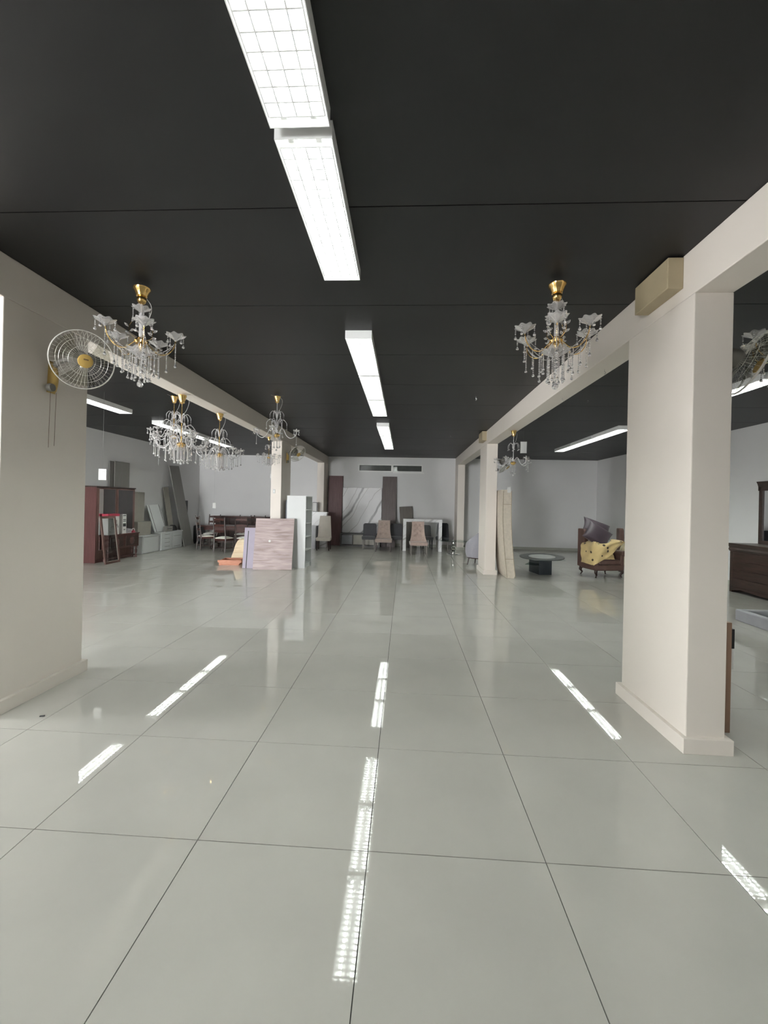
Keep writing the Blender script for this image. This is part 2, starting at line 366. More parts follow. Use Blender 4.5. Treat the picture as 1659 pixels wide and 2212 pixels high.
fr.box(FX0, FX1, YF-0.129, YF-0.071, FZA, FZA+0.06).box(FX0, FX1, YF-0.129, YF-0.071, FZB-0.06, FZB)
fr.build('window_frame', 'winframe', w2)
for i in range(n): MB().box(FX0+i*st+0.03, FX0+(i+1)*st-0.03, YF-0.103, YF-0.097, FZA+0.06, FZB-0.06).build('pane', 'shopglass', w2)
portal(((FX0+FX1)/2, YF-0.18, (FZA+FZB)/2), Matrix(((1, 0, 0), (0, 0, -1), (0, 1, 0))).to_euler(), FX1-FX0, FZB-FZA)
d1 = thing('door_1', None, None); d1['kind'] = 'structure'
fr = MB().box(XL-0.13, XL-0.07, SY0, SY0+0.06, SZ0, SZ1).box(XL-0.13, XL-0.07, SY1-0.06, SY1, SZ0, SZ1).box(XL-0.13, XL-0.07, SY0+0.06, SY1-0.06, SZ0, SZ0+0.08).box(XL-0.13, XL-0.07, SY0+0.06, SY1-0.06, SZ1-0.06, SZ1)
fr.build('door_frame', 'winframe', d1); MB().box(XL-0.103, XL-0.097, SY0+0.06, SY1-0.06, SZ0+0.08, SZ1-0.06).build('pane', 'shopglass', d1)
MB().tube([(XL-0.06, SY1-0.12, 0.95), (XL-0.03, SY1-0.12, 0.95), (XL-0.03, SY1-0.12, 1.25), (XL-0.06, SY1-0.12, 1.25)], 0.010, 6).build('door_handle', 'hanger', d1)
portal((XL-0.18, (SY0+SY1)/2, (SZ0+SZ1)/2), Matrix(((0, 0, -1), (-1, 0, 0), (0, 1, 0))).to_euler(), SY1-SY0, SZ1-SZ0)
# high window
w1 = thing('window_1', None, None); w1['kind'] = 'structure'
fr = MB(); f = 0.035
fr.box(wx0, wx1, YB-0.02, YB+0.10, wz1-f, wz1).box(wx0, wx1, YB-0.02, YB+0.10, wz0, wz0+f).box(wx0, wx0+f, YB-0.02, YB+0.10, wz0+f, wz1-f).box(wx1-f, wx1, YB-0.02, YB+0.10, wz0+f, wz1-f)
fr.box(-0.52, -0.44, YB-0.015, YB+0.10, wz0+f, wz1-f)
fr.build('window_frame', 'winframe', w1)
MB().box(wx0+f, -0.52, YB+0.05, YB+0.06, wz0+f, wz1-f).build('pane', 'darkpane', w1)
MB().box(-0.44, wx1-f, YB+0.05, YB+0.06, wz0+f, wz1-f).build('pane', 'darkpane', w1)
MB().box(-0.45, wx1+0.06, YB-0.05, YB, wz0-0.045, wz0-0.015).build('window_sill', 'winframe', w1)
# beams and columns
struct('beam', MB().box(BR, BR+0.25, YM, YB, HB, HC), 'paint_warm', bevel=0.006)
struct('beam', MB().box(BL-0.25, BL, YF, YB, HB, HC), 'paint_warm', bevel=0.006)
for x, spans in ((BR, ((2.835, 3.64, 0), (9.70, 10.52, 0), (14.85, YB, 0))), (BL-0.25, ((2.835, 3.64, 0), (9.75, 10.55, -0.03), (14.85, YB, 0)))):
    for y0, y1, dx in spans:
        x_ = x; x = x_+dx
        c = struct('column', MB().box(x, x+0.25, y0, y1, 0, HB), 'paint_warm', bevel=0.006)
        p = 0.033; yy = min(y1+p, YB)
        q = MB().box(x-p, x+0.25+p, y0-p, yy, 0, 0.10)
        o = q.build('plinth', 'plinth' if y0 > 14 else 'paint_warm', c, bevel=0.003)
        x = x_

# ------------------------------------------------------------------ fluorescent fixtures
FW, FL, FZ0 = 0.27, 1.205, 3.258
def fixture_meshes():
    h = HC-FZ0; me = {}
    q = MB(); a, b = FW/2, FL/2; t = 0.004      # folded white tray open below
    q.box(-a, -a+t, -b, b, 0, h).box(a-t, a, -b, b, 0, h).box(-a+t, a-t, -b, -b+t, 0, h).box(-a+t, a-t, b-t, b, 0, h).box(-a+t, a-t, -b+t, b-t, h-t, h)
    me['housing'] = q.mesh('housing', 'white_metal')
    q = MB()
    for sx in (-1, 1):
        for sy in (-1, 1): q.box(sx*0.066-0.014, sx*0.066+0.014, sy*(b-0.03)-0.012, sy*(b-0.03)+0.012, 0.02, h-t)
    q.box(-0.012, 0.012, -b+t, b-t, 0.045, h-t)
    me['holder'] = q.mesh('lamp_holder', 'white_metal')
    me['tube'] = MB().tube([(0, -b+0.045, 0), (0, b-0.045, 0)], 0.0135, 10).mesh('tube', 'tube', 40)
    q = MB(); L = 0.022
    for x in (-a+0.012, -0.066, 0, 0.066, a-0.012): q.box(x-0.003, x+0.003, -b+0.05, b-0.05, 0.001, L)
    me['rail'] = q.mesh('louver_rail', 'louver')
    me['blade'] = MB().prism([(-0.003, 0.002), (0.003, 0.002), (0.008, L-0.002), (-0.008, L-0.002)], -a+0.013, a-0.013, 'x').mesh('louver_blade', 'louver')
    q = MB(); n = 18
    for k in range(n):
        y = -b+0.05+(2*b-0.1)*k/(n-1); q.prism([(y-0.003, 0.002), (y+0.003, 0.002), (y+0.008, L-0.002), (y-0.008, L-0.002)], -a+0.013, a-0.013, 'x')
    me['blades'] = q.mesh('louver', 'louver')
    return me
FM = fixture_meshes()
def fixture(x, y, label, group, near=False):
    t = thing('fluorescent_fixture', label, 'ceiling light', (x, y, FZ0), 0, group)
    inst('housing', FM['housing'], t); inst('lamp_holder', FM['holder'], t); inst('louver_rail', FM['rail'], t)
    for s in (-1, 1): inst('tube', FM['tube'], t, (s*0.066, 0, 0.044))
    if near:
        n = 18
        for k in range(n): inst('louver_blade', FM['blade'], t, (0, -FL/2+0.05+(FL-0.1)*k/(n-1), 0))
    else: inst('louver', FM['blades'], t)
rows = ((-0.50, 'middle aisle'), (4.60, 'mattress aisle'), (-5.53, 'wardrobe aisle'))
starts = ((-0.645, 'run before the brass chandeliers'), (4.17, 'run beside the crystal chandeliers'), (8.95, 'run closest to the back wall'))
for rx, rl in rows:
    for sy, sl in starts:
        for k in range(3):
            fixture(rx, sy+FL/2+k*(FL+0.055), f'fluorescent light over the {rl}, {sl}, ' + ('shop front end', 'centre one', 'back wall end')[k], f'fluorescent lights over the {rl}', near=(rx == -0.5 and sy < 0))

# ------------------------------------------------------------------ chandeliers
def pendant_mesh(L, r=0.0055, drop=0.034, m='crystal'):
    q = MB(); z = -r
    while z > -L: q.ball((0, 0, z), r, 6, 4); z -= 2*r+0.0025
    q.tube([(0, 0, 0), (0, 0, -L)], 0.0007, 3)
    w = drop*0.36
    q.lathe([(0.0006, -L+0.001), (w*0.35, -L-drop*0.2), (w, -L-drop*0.66), (w*0.75, -L-drop*0.88), (0.0006, -L-drop)], 6)
    return q.mesh('crystal_pendant', m, 20)
PM = {L: pendant_mesh(L) for L in (0.045, 0.075, 0.12, 0.17, 0.22)}
DISH = MB().slab(lambda u, v: ((0.008+0.062*v**1.2)*(1+0.09*v*math.cos(16*PI*u))*math.cos(2*PI*u), (0.008+0.062*v**1.2)*(1+0.09*v*math.cos(16*PI*u))*math.sin(2*PI*u), 0.045*v**0.8+0.004*v*math.cos(16*PI*u)),
                 lambda u, v: ((0.005+0.062*v**1.2)*(1+0.09*v*math.cos(16*PI*u))*math.cos(2*PI*u), (0.005+0.062*v**1.2)*(1+0.09*v*math.cos(16*PI*u))*math.sin(2*PI*u), 0.045*v**0.8+0.004*v*math.cos(16*PI*u)-0.004), 48, 5).mesh('glass_dish', 'glass_dish', 50)
LEAF = MB().lathe([(0.0005, 0), (0.007, 0.01), (0.0105, 0.024), (0.006, 0.036), (0.0005, 0.042)], 6).mesh('crystal_leaf', 'crystal', 25)
def swag_mesh(a, b, sag, m='crystal', r=0.0045):
    q = MB(); a, b = Vector(a), Vector(b); n = max(4, int((b-a).length*1.15/(2*r+0.003)))
    pts = [a.lerp(b, k/n)-Vector((0, 0, sag*4*(k/n)*(1-k/n))) for k in range(n+1)]
    for p in pts: q.ball(p, r, 5, 4)
    q.tube(pts, 0.0006, 3); return q.mesh('bead_swag', m, 25)
def arm_parts(t, ang, arm_me, tip, dish_scale, pend, cup_me=None, extra=()):
    a = inst('arm', arm_me, t, (0, 0, 0), (0, 0, ang))
    inst('candle_dish', DISH, a, tip, scale=dish_scale)
    if cup_me: inst('candle_socket', cup_me, a, tip)
    for k in range(4):
        an = PI/4+k*PI/2; rr = 0.066*dish_scale
        inst('crystal_pendant', PM[0.045], a, (tip[0]+rr*math.cos(an), rr*math.sin(an), tip[2]+0.038*dish_scale))
    inst('crystal_pendant', PM[pend], a, (tip[0], 0, tip[2]-0.02))
    for x, z, L in extra: inst('crystal_pendant', PM[L], a, (x, 0, z))
    return a
def make_gold_chandelier(label, loc, rz, two_dishes, narms):
    t = thing('brass_chandelier', label, 'chandelier', loc, rz)
    q = MB().tube([(0, 0, 0), (0, 0, -0.022)], 0.003, 6); q.tube([(0.010*math.cos(a), 0, -0.030+0.010*math.sin(a)) for a in [k*PI/6 for k in range(12)]], 0.0022, 6, closed=True)
    q.build('ceiling_hook', 'hanger', t, smooth=40)
    MB().lathe([(0.0005, -0.036), (0.02, -0.036), (0.067, -0.043), (0.064, -0.056), (0.052, -0.07), (0.044, -0.098), (0.040, -0.108), (0.030, -0.111), (0.035, -0.125), (0.036, -0.142), (0.027, -0.160), (0.010, -0.172), (0.0005, -0.172)], 24, scallop=8 if two_dishes else 0, amp=0.035).build('canopy', 'gold', t, smooth=40)
    MB().tube(bezier([(0.035, 0.01, -0.12), (0.062, 0.02, -0.16), (0.066, 0.02, -0.22), (0.04, 0.01, -0.30), (0.014, 0, -0.33)], 5), 0.0022, 5).build('cable', 'paper', t)
    inst('glass_dish', DISH, t, (0, 0, -0.245), scale=1.0)
    for k in range(4): inst('crystal_pendant', PM[0.075], t, (0.06*math.cos(k*PI/2+0.5), 0.06*math.sin(k*PI/2+0.5), -0.208))
    if two_dishes:
        inst('glass_dish', DISH, t, (0, 0, -0.345), scale=1.15)
        for k in range(6): inst('crystal_pendant', PM[0.045], t, (0.07*math.cos(k*PI/3), 0.07*math.sin(k*PI/3), -0.302))
    MB().lathe([(0.0005, -0.17), (0.008, -0.172), (0.008, -0.24), (0.017, -0.26), (0.017, -0.43), (0.010, -0.445), (0.0005, -0.445)], 12).build('stem', 'glass_arm', t, smooth=40)
    MB().lathe([(0.0005, -0.44), (0.022, -0.443), (0.034, -0.455), (0.046, -0.470), (0.040, -0.487), (0.020, -0.497), (0.012, -0.52), (0.008, -0.56), (0.0005, -0.56)], 20, scallop=10, amp=0.08).build('hub', 'gold', t, smooth=35)
    arm = MB().tube(bezier([(0.035, 0, -0.470), (0.075, 0, -0.515), (0.125, 0, -0.560), (0.19, 0, -0.555), (0.240, 0, -0.500), (0.256, 0, -0.432)], 6), 0.0042, 6).mesh('arm', 'gold', 40)
    for k in range(narms): arm_parts(t, 2*PI*k/narms, arm, (0.256, 0, -0.437), 1.08, 0.17, extra=((0.19, -0.555, 0.12), (0.135, -0.562, 0.17)))
    spray = MB().tube(bezier([(0.03, 0, -0.46), (0.075, 0, -0.43), (0.085, 0, -0.375), (0.068, 0, -0.33)], 5), 0.0018, 5).mesh('leaf_spray', 'gold', 40)
    for k in range(4):
        s = inst('leaf_spray', spray, t, rot=(0, 0, 0.4+k*PI/2))
        for (x, z, a) in ((0.068, -0.332, -0.5), (0.086, -0.378, 0.9), (0.074, -0.432, 1.2), (0.080, -0.41, -0.9)): inst('crystal_leaf', LEAF, s, (x, 0, z), (0, a, 0))
    for k in range(narms):
        a = 2*PI*k/narms; b = a+2*PI/narms
        inst('bead_swag', swag_mesh((0.25*math.cos(a), 0.25*math.sin(a), -0.46), (0.10*math.cos((a+b)/2), 0.10*math.sin((a+b)/2), -0.585), 0.03), t)
        inst('bead_swag', swag_mesh((0.25*math.cos(b), 0.25*math.sin(b), -0.46), (0.10*math.cos((a+b)/2), 0.10*math.sin((a+b)/2), -0.585), 0.03), t)
    inst('glass_dish', DISH, t, (0, 0, -0.615), scale=1.55)
    for k in range(12): inst('crystal_pendant', PM[0.12], t, (0.103*math.cos(k*PI/6), 0.103*math.sin(k*PI/6), -0.558))
    for k in range(10): inst('crystal_pendant', PM[0.17], t, (0.06*math.cos(k*PI/5), 0.06*math.sin(k*PI/5), -0.590))
    q = MB().tube([(0, 0, -0.55), (0, 0, -0.80)], 0.0014, 4); q.ball((0, 0, -0.822), 0.024, 10, 7); q.build('finial_ball', 'crystal', t, smooth=20)
    return t
gc = make_gold_chandelier('brass and crystal chandelier with a single top dish beside the wall fan', (-2.166, 3.254, HC), 0.35, False, 5)
make_gold_chandelier('brass and crystal chandelier with two stacked glass dishes near the beige box', (1.135, 3.236, HC), 0.2, True, 6)
copy_tree(gc, label='brass chandelier hanging beside the wall fan on the far side of the column', loc=(2.90, 3.30, HC), rz=0.628)

SOCK = MB().lathe([(0.0005, 0.0), (0.010, 0.002), (0.010, 0.058), (0.006, 0.066), (0.0005, 0.068)], 8).mesh('candle_socket', 'glass_dish', 40)
def make_crystal_chandelier(label, loc, rz, narms=8, tiers=2, group=None, scale=1.0, rich=True):
    t = thing('crystal_chandelier', label, 'chandelier', loc, rz, group)
    q = MB().tube([(0, 0, 0), (0, 0, -0.02)], 0.003, 6)
    q.tube(bezier([(-0.11, 0, -0.004), (-0.06, 0.01, -0.02), (0, 0, -0.045)], 4), 0.0018, 4); q.tube(bezier([(0.10, 0.03, -0.004), (0.05, 0.01, -0.018), (0, 0, -0.045)], 4), 0.0018, 4)
    q.build('ceiling_hook', 'hanger', t)
    MB().lathe([(0.0005, -0.02), (0.05, -0.022), (0.060, -0.03), (0.050, -0.06), (0.036, -0.105), (0.034, -0.125), (0.018, -0.14), (0.0005, -0.142)], 20).build('canopy', 'gold', t, smooth=35)
    MB().tube(bezier([(0.045, 0.01, -0.04), (0.085, 0.02, -0.10), (0.06, 0.01, -0.22), (0.012, 0, -0.30)], 5), 0.002, 5).build('cable', 'paper', t)
    MB().lathe([(0.0005, -0.14), (0.005, -0.141), (0.005, -0.36), (0.009, -0.375), (0.006, -0.42), (0.006, -0.56), (0.012, -0.585), (0.008, -0.62), (0.008, -0.70), (0.0005, -0.70)], 10).build('stem', 'gold' if rich else 'glass_arm', t, smooth=40)
    spec = [((0.008, -0.40), (0.03, -0.31), (0.075, -0.285), (0.112, -0.33), (0.115, -0.36)), ((0.012, -0.58), (0.05, -0.46), (0.11, -0.425), (0.165, -0.48), (0.17, -0.52))]
    for s in spec[:tiers]:
        me = MB().tube(bezier([(x, 0, z) for x, z in s], 5), 0.0045, 6).mesh('upper_arm', 'glass_arm', 40)
        for k in range(6):
            a = inst('upper_arm', me, t, rot=(0, 0, k*PI/3+0.2)); inst('crystal_pendant', PM[0.045], a, (s[-1][0], 0, s[-1][1]))
    MB().lathe([(0.0005, -0.66), (0.03, -0.665), (0.055, -0.69), (0.040, -0.72), (0.020, -0.735), (0.0005, -0.74)], 16, scallop=8, amp=0.1).build('hub', 'gold', t, smooth=35)
    arm = MB().tube(bezier([(0.03, 0, -0.69), (0.07, 0, -0.60), (0.12, 0, -0.60), (0.17, 0, -0.70), (0.245, 0, -0.745), (0.32, 0, -0.70), (0.34, 0, -0.635)], 6), 0.0062, 7).mesh('arm', 'glass_arm', 40)
    for k in range(narms): arm_parts(t, 2*PI*k/narms, arm, (0.34, 0, -0.64), 0.85, 0.17, SOCK, ((0.29, -0.73, 0.12), (0.20, -0.73, 0.17)) if rich else ())
    n = 14 if rich else 5
    for k in range(n): inst('crystal_pendant', PM[0.17], t, (0.05*math.cos(2*PI*k/n), 0.05*math.sin(2*PI*k/n), -0.72))
    if rich:
        for k in range(narms):
            a = 2*PI*(k+0.5)/narms; inst('crystal_pendant', PM[0.22], t, (0.13*math.cos(a), 0.13*math.sin(a), -0.66))
            a = 2*PI*k/narms; inst('crystal_pendant', PM[0.22], t, (0.09*math.cos(a), 0.09*math.sin(a), -0.70))
    q = MB().tube([(0, 0, -0.73), (0, 0, -0.94)], 0.0014, 4)
    for k in range(16): q.ball((0, 0, -0.745-k*0.012), 0.0055, 6, 4)
    q.ball((0, 0, -0.955), 0.017, 10, 7); q.build('finial_ball', 'crystal', t, smooth=20)
    t.scale = (scale,)*3
    return t
g = 'crystal chandeliers hung around the beam'
cc = make_crystal_chandelier('crystal chandelier under the beam, nearest along it to the wall fan with pull cords', (-3.043, 5.47, HB), 0.1, 8, 2, g)
copy_tree(cc, label='crystal chandelier under the beam, midway between its two neighbours on the beam', loc=(-3.043, 6.62, HB), rz=0.3)
copy_tree(cc, label='crystal chandelier hung from the ceiling, overlapping its neighbour under the beam', loc=(-3.89, 6.75, HC), rz=0.55)
make_crystal_chandelier('sparse crystal chandelier with few arms hanging from the ceiling beside the beam', (-2.12, 6.70, HC), 0.12, 4, 2, None, 0.95, False)
make_crystal_chandelier('small crystal chandelier under the beam right before the column with a switch', (-3.02, 9.02, HB), 0.4, 6, 1, None, 0.68, True)
make_crystal_chandelier('half bare chandelier with thin glass arms under the beam by the mattress', (2.02, 7.87, HB), 0.25, 5, 1, None, 0.9, False)

# ------------------------------------------------------------------ wall fans
def make_fan(label, bracket, face, head, normal, cords=True, r=0.225):
    """bracket point on the wall, face = outward wall normal (+1/-1 along x), head centre, disc normal"""
    t = thing('wall_fan', label, 'fan', bracket)
    B = Vector(bracket); h = Vector(head)-B; nv = Vector(normal).normalized(); s = face
    q = MB()
    q.slab(lambda u, v: (s*(0.004+0.055*math.sin(PI*v)**0.5*math.sin(PI*u)**0.5), (u-0.5)*(0.085 if v > 0.02 else 0.06)*(1.0-0.35*v), -0.16+0.26*v),
           lambda u, v: (0.0, (u-0.5)*0.085*(1.0-0.35*v), -0.16+0.26*v), 10, 14)
    q.build('wall_bracket', 'fan_yellow', t, smooth=50)
    MB().lathe([(0.0005, -0.02), (0.03, -0.02), (0.034, 0), (0.03, 0.02), (0.0005, 0.02)], 14, (s*0.05, -0.06, -0.13), axis='x').build('switch_knob', 'fan_grey', t, smooth=40)
    MB().tube(bezier([(s*0.03, 0, 0.06), (s*0.07, 0, 0.10), tuple(h-nv*0.17)], 5), 0.020, 10).build('neck', 'fan_grey', t, smooth=50)
    q3 = nv.to_track_quat('Z', 'Y').to_euler()
    MB().lathe([(0.0005, -0.19), (0.05, -0.19), (0.066, -0.17), (0.068, -0.09), (0.05, -0.06), (0.02, -0.05), (0.012, 0.02), (0.0005, 0.02)], 20).build('motor', 'fan_grey', t, smooth=40, loc=h, rot=q3)
    for nm, zc, zr in (('front_cage', 0.055, 1), ('rear_cage', -0.085, 0)):
        q = MB()
        q.tube([(r*math.cos(a), r*math.sin(a), 0.0+0.006*zr) for a in [2*PI*k/48 for k in range(48)]], 0.0042, 6, closed=True)
        for rr, f in ((0.75, 0.55), (0.5, 0.82)): q.tube([(r*rr*math.cos(a), r*rr*math.sin(a), zc*f) for a in [2*PI*k/40 for k in range(40)]], 0.0012, 4, closed=True)
        for k in range(44):
            a = 2*PI*k/44; c, sn = math.cos(a), math.sin(a)
            q.tube([(0.05*c, 0.05*sn, zc), (r*0.5*c, r*0.5*sn, zc*0.85), (r*0.85*c, r*0.85*sn, zc*0.45), (r*c, r*sn, 0)], 0.0007, 3, caps=False)
        q.build(nm, 'cage', t, loc=h, rot=q3)
    MB().lathe([(0.0005, 0.064), (0.045, 0.064), (0.052, 0.060), (0.053, 0.050), (0.0005, 0.050)], 28).build('hub_cap', 'fan_yellow', t, smooth=40, loc=h, rot=q3)
    MB().box(-0.017, 0.017, 0.008, 0.018, 0.064, 0.0652).build('badge', 'fan_badge', t, loc=h, rot=q3)
    bl = MB().slab(lambda u, v: ((0.025+0.175*v)*math.cos((u-0.5)*1.25*(0.7+0.3*v)), (0.025+0.175*v)*math.sin((u-0.5)*1.25*(0.7+0.3*v)), (u-0.5)*0.05+0.0015),
                   lambda u, v: ((0.025+0.175*v)*math.cos((u-0.5)*1.25*(0.7+0.3*v)), (0.025+0.175*v)*math.sin((u-0.5)*1.25*(0.7+0.3*v)), (u-0.5)*0.05-0.0015), 8, 6).mesh('fan_blade', 'blade', 50)
    m3 = nv.to_track_quat('Z', 'Y').to_matrix().to_4x4()
    for k in range(3):
        o = inst('fan_blade', bl, t, h); o.rotation_euler = (m3 @ Matrix.Rotation(2*PI*k/3+0.5, 4, 'Z')).to_euler()
    if cords:
        for y, L in ((-0.028, 0.46), (0.028, 0.44)): MB().tube([(s*0.022, y, -0.150), (s*0.016, y-0.004, -0.15-L)], 0.0016, 5).build('pull_cord', 'fan_badge', t)
    return t
make_fan('yellowed wall fan with two pull cords on the nearer column', (BL, 3.25, 2.60), 1, (-2.585, 3.17, 2.685), (0.80, -0.50, -0.33))
make_fan('wall fan turned away on the column with the switch plate', (BL, 10.06, 2.70), 1, (-2.665, 10.12, 2.785), (0.62, -0.45, -0.55), False)
make_fan('dim wall fan on the outer side of the nearer column', (BR+0.25, 3.12, 2.60), 1, (2.47, 3.12, 2.66), (0.86, -0.20, -0.35), False)
make_fan('wall fan behind the half bare chandelier on the mattress column', (BR+0.25, 10.0, 2.58), 1, (2.40, 9.96, 2.55), (0.62, -0.30, -0.72), False)

# boxes on the beam, switch, hooks
def beam_box(y0, y1, label):
    t = thing('beam_box', label, 'box', (BR, y0, 3.115))
    MB().box(-0.105, 0, 0, y1-y0, 0, 0.215).build('casing', 'beige_box', t, bevel=0.004)
    MB().box(-0.107, -0.105, 0.012, y1-y0-0.012, 0.012, 0.203).build('cover', 'beige_box', t)
beam_box(2.95, 3.36, 'beige metal box fixed on the beam above the nearer column')
beam_box(9.75, 10.2, 'beige metal box fixed on the beam above the column with the mattress')
t = thing('light_switch', 'small white switch plate on the column behind the wood laminate board', 'switch', (-3.115, 9.75, 1.83))
MB().box(-0.028, 0.028, -0.008, 0, -0.05, 0.05).build('plate', 'paper', t, bevel=0.003); MB().box(-0.010, 0.010, -0.012, -0.008, -0.018, 0.018).build('rocker', 'white_metal', t)
hk = MB().tube(bezier([(0, 0, 0), (0, 0, -0.02), (0.012, 0, -0.03), (0.010, 0, -0.045), (-0.004, 0, -0.045)], 4), 0.0028, 5).mesh('ceiling_hook', 'hanger', 40)
for (x, y, z) in ((1.117, 6.745, HC), (1.117, 10.43, HC), (2.041, 4.40, HB), (2.045, 5.56, HB), (2.907, 6.81, HC), (-3.944, 10.46, HC)):
    o = bpy.data.objects.new('ceiling_hook', hk); COL.objects.link(o); o.location = (x, y, z)
    tag(o, 'small bare steel hook screwed into the dark ceiling' if z > 3.2 else 'small bare steel hook screwed under the beam with the beige boxes', 'hook', 'bare steel ceiling hooks')
def hang_sign(label, x, y, zc, w, h, rz, top=HC, ink=True, sheet='paper'):
    t = thing('hanging_sign', label, 'sign', (x, y, zc), rz)
    MB().box(-w/2, w/2, -0.003, 0.003, -h/2, h/2).build('sheet', sheet, t)
    q = MB(); f = 0.006
    q.box(-w/2-f, w/2+f, -0.005, 0.005, h/2, h/2+f).box(-w/2-f, w/2+f, -0.005, 0.005, -h/2-f, -h/2).box(-w/2-f, -w/2, -0.005, 0.005, -h/2, h/2).box(w/2, w/2+f, -0.005, 0.005, -h/2, h/2)
    q.build('frame', 'wire', t)
    if ink:
        q = MB().tube([(0.018+0.030*math.cos(a), -0.004, 0.03+0.022*math.sin(a)) for a in [k*PI/8 for k in range(1, 8)]], 0.0025, 4); q.build('printed_arc', 'wire', t)
    MB().tube([(0, 0, h/2+f), (0, 0, top-zc)], 0.0012, 4).build('wire', 'wire', t)
hang_sign('white sign with a printed arc hanging on a wire above the cherry wardrobe', -5.0, 6.6, 1.974, 0.118, 0.175, 0.1)
hang_sign('white notice hanging on a wire beside the half bare chandelier', 2.634, 9.4, 2.913, 0.13, 0.25, -0.05, ink=False)
hang_sign('tiny white tag hanging on a wire above the ladder back chairs', -4.975, 10.6, 1.446, 0.070, 0.13, 0.2, ink=False)
hang_sign('grey framed sheet hanging just behind the column with the switch', -3.50, 10.75, 2.26, 0.10, 0.13, 0.05, ink=False, sheet='paint')
hang_sign('white sheet hanging edge on above the white dresser', -5.147, 8.4, 2.361, 0.12, 0.12, 0.5+PI/2, ink=False)

# ------------------------------------------------------------------ left wall furniture
def panel(name, label, cat, m, loc, w, th, h, rz=0, lean=0, skew=0, bevel=0.002, group=None):
    """upright board standing on loc (bottom centre), leaning towards its back"""
    o = MB().box(-w/2, w/2, -th/2, th/2, 0, h).build(name, m, None, bevel=bevel)
    o.matrix_world = Matrix.Translation(loc) @ Matrix.Rotation(rz, 4, 'Z') @ Matrix.Rotation(-lean, 4, 'X') @ Matrix.Rotation(skew, 4, 'Y')
    return tag(o, label, cat, group)
LF = PI/2   # facing +x
t = thing('wardrobe', 'cherry wardrobe with dark gloss doors and a mirror strip against the wall', 'wardrobe', (-7.63, 10.33, 0), LF)
w, d, h = 1.43, 0.40, 1.86
MB().box(-w/2, -w/2+0.03, -d/2, d/2, 0, h-0.02).box(w/2-0.03, w/2, -d/2, d/2, 0, h-0.02).box(-w/2+0.03, w/2-0.03, d/2-0.02, d/2, 0, h-0.02).box(-w/2+0.03, w/2-0.03, -d/2+0.02, d/2-0.02, 0, 0.08).build('body', 'cherry', t)
MB().box(-w/2-0.02, w/2+0.02, -d/2-0.02, d/2, h-0.02, h+0.012).build('cornice', 'walnut', t, bevel=0.004)
for k in (0, 1):
    x0 = -w/2+0.035+k*(w-0.06)/2; x1 = x0+(w-0.08)/2
    dr = MB().box(x0, x1, -d/2-0.006, -d/2+0.014, 0.085, h-0.03).build('door', 'brownframe', t)
    MB().box(x0+(0.21 if k == 0 else 0.06), x1-0.05, -d/2-0.008, -d/2-0.006, 0.95 if k == 0 else 0.30, h-0.06).build('gloss_panel', 'wenge', dr)
    if k == 0: MB().box(x0+0.06, x0+0.20, -d/2-0.008, -d/2-0.006, 0.30, h-0.06).build('mirror_strip', 'mirror', dr)
panel('grey_board', 'tall grey framed door board upright behind the cherry wardrobe', 'board', 'greyboard', (-7.86, 11.12, 0), 0.60, 0.02, 2.59, LF)
panel('grey_board', 'narrow darker grey board behind the framed board at the wardrobe', 'board', 'greyboard2', (-7.892, 10.92, 0), 0.50, 0.02, 2.58, LF)

t = thing('carved_chest', 'dark carved wooden chest on turned legs in front of the wardrobe', 'chest', (-7.31, 10.36, 0), LF)
w, d = 1.16, 0.18
MB().box(-w/2, w/2, -d/2, d/2, 0.30, 0.64).build('body', 'mahogany', t, bevel=0.006)
MB().box(-w/2-0.02, w/2+0.02, -d/2-0.015, d/2, 0.64, 0.67).build('top', 'mahogany', t, bevel=0.005)
for k in range(2):
    x = -w/4+k*w/2
    q = MB().box(x-0.24, x+0.24, -d/2-0.010, -d/2, 0.34, 0.60); q.build('door', 'walnut', t, bevel=0.006)
    MB().lathe([(0.0005, -0.02), (0.06, -0.018), (0.085, -0.006), (0.10, 0.0)], 20, (x, -d/2-0.008, 0.47), axis='y', scallop=8, amp=0.12).build('carving', 'mahogany', t, smooth=40)
for sx in (-1, 1):
    for sy in (-1, 1):
        MB().lathe([(0.028, 0.30), (0.030, 0.26), (0.014, 0.24), (0.030, 0.19), (0.026, 0.12), (0.013, 0.09), (0.028, 0.07), (0.028, 0.0), (0.0005, 0)], 12, (sx*(w/2-0.05), sy*0.05, 0)).build('leg', 'mahogany', t, smooth=40)
MB().box(-w/2+0.03, w/2-0.03, -0.02, 0.02, 0.06, 0.085).build('stretcher', 'mahogany', t)
t = thing('printed_carton', 'white printed appliance carton with a red top band on the carved chest', 'carton', (-7.31, 9.97, 0.67), LF)
MB().box(-0.20, 0.20, -0.08, 0.08, 0, 0.46).build('box', 'card_white', t, bevel=0.003)
MB().box(-0.202, 0.202, -0.082, 0.082, 0.46, 0.52).build('red_band', 'red', t)
q = MB(); x = -0.16
for k, ww in enumerate((0.024, 0.020, 0.026, 0.022, 0.026, 0.024, 0.022, 0.020)):
    q.box(x, x+ww, -0.0815, -0.08, 0.405, 0.43-(k % 3)*0.003); x += ww+0.005
q.build('headline_print', 'ink', t)
q = MB().lathe([(0.0005, -0.0012), (0.035, -0.001), (0.036, 0)], 16, (0.10, -0.0805, 0.24), axis='y').box(0.07, 0.105, -0.082, -0.08, 0.29, 0.37).box(0.13, 0.16, -0.082, -0.08, 0.17, 0.22).box(-0.15, -0.11, -0.082, -0.08, 0.07, 0.085)
q.tube([(-0.13+0.09*(1-math.cos(a)), -0.081, 0.15+0.05*math.sin(a)) for a in [k*PI/10 for k in range(11)]], 0.004, 4); q.build('picture_print', 'wire', t)
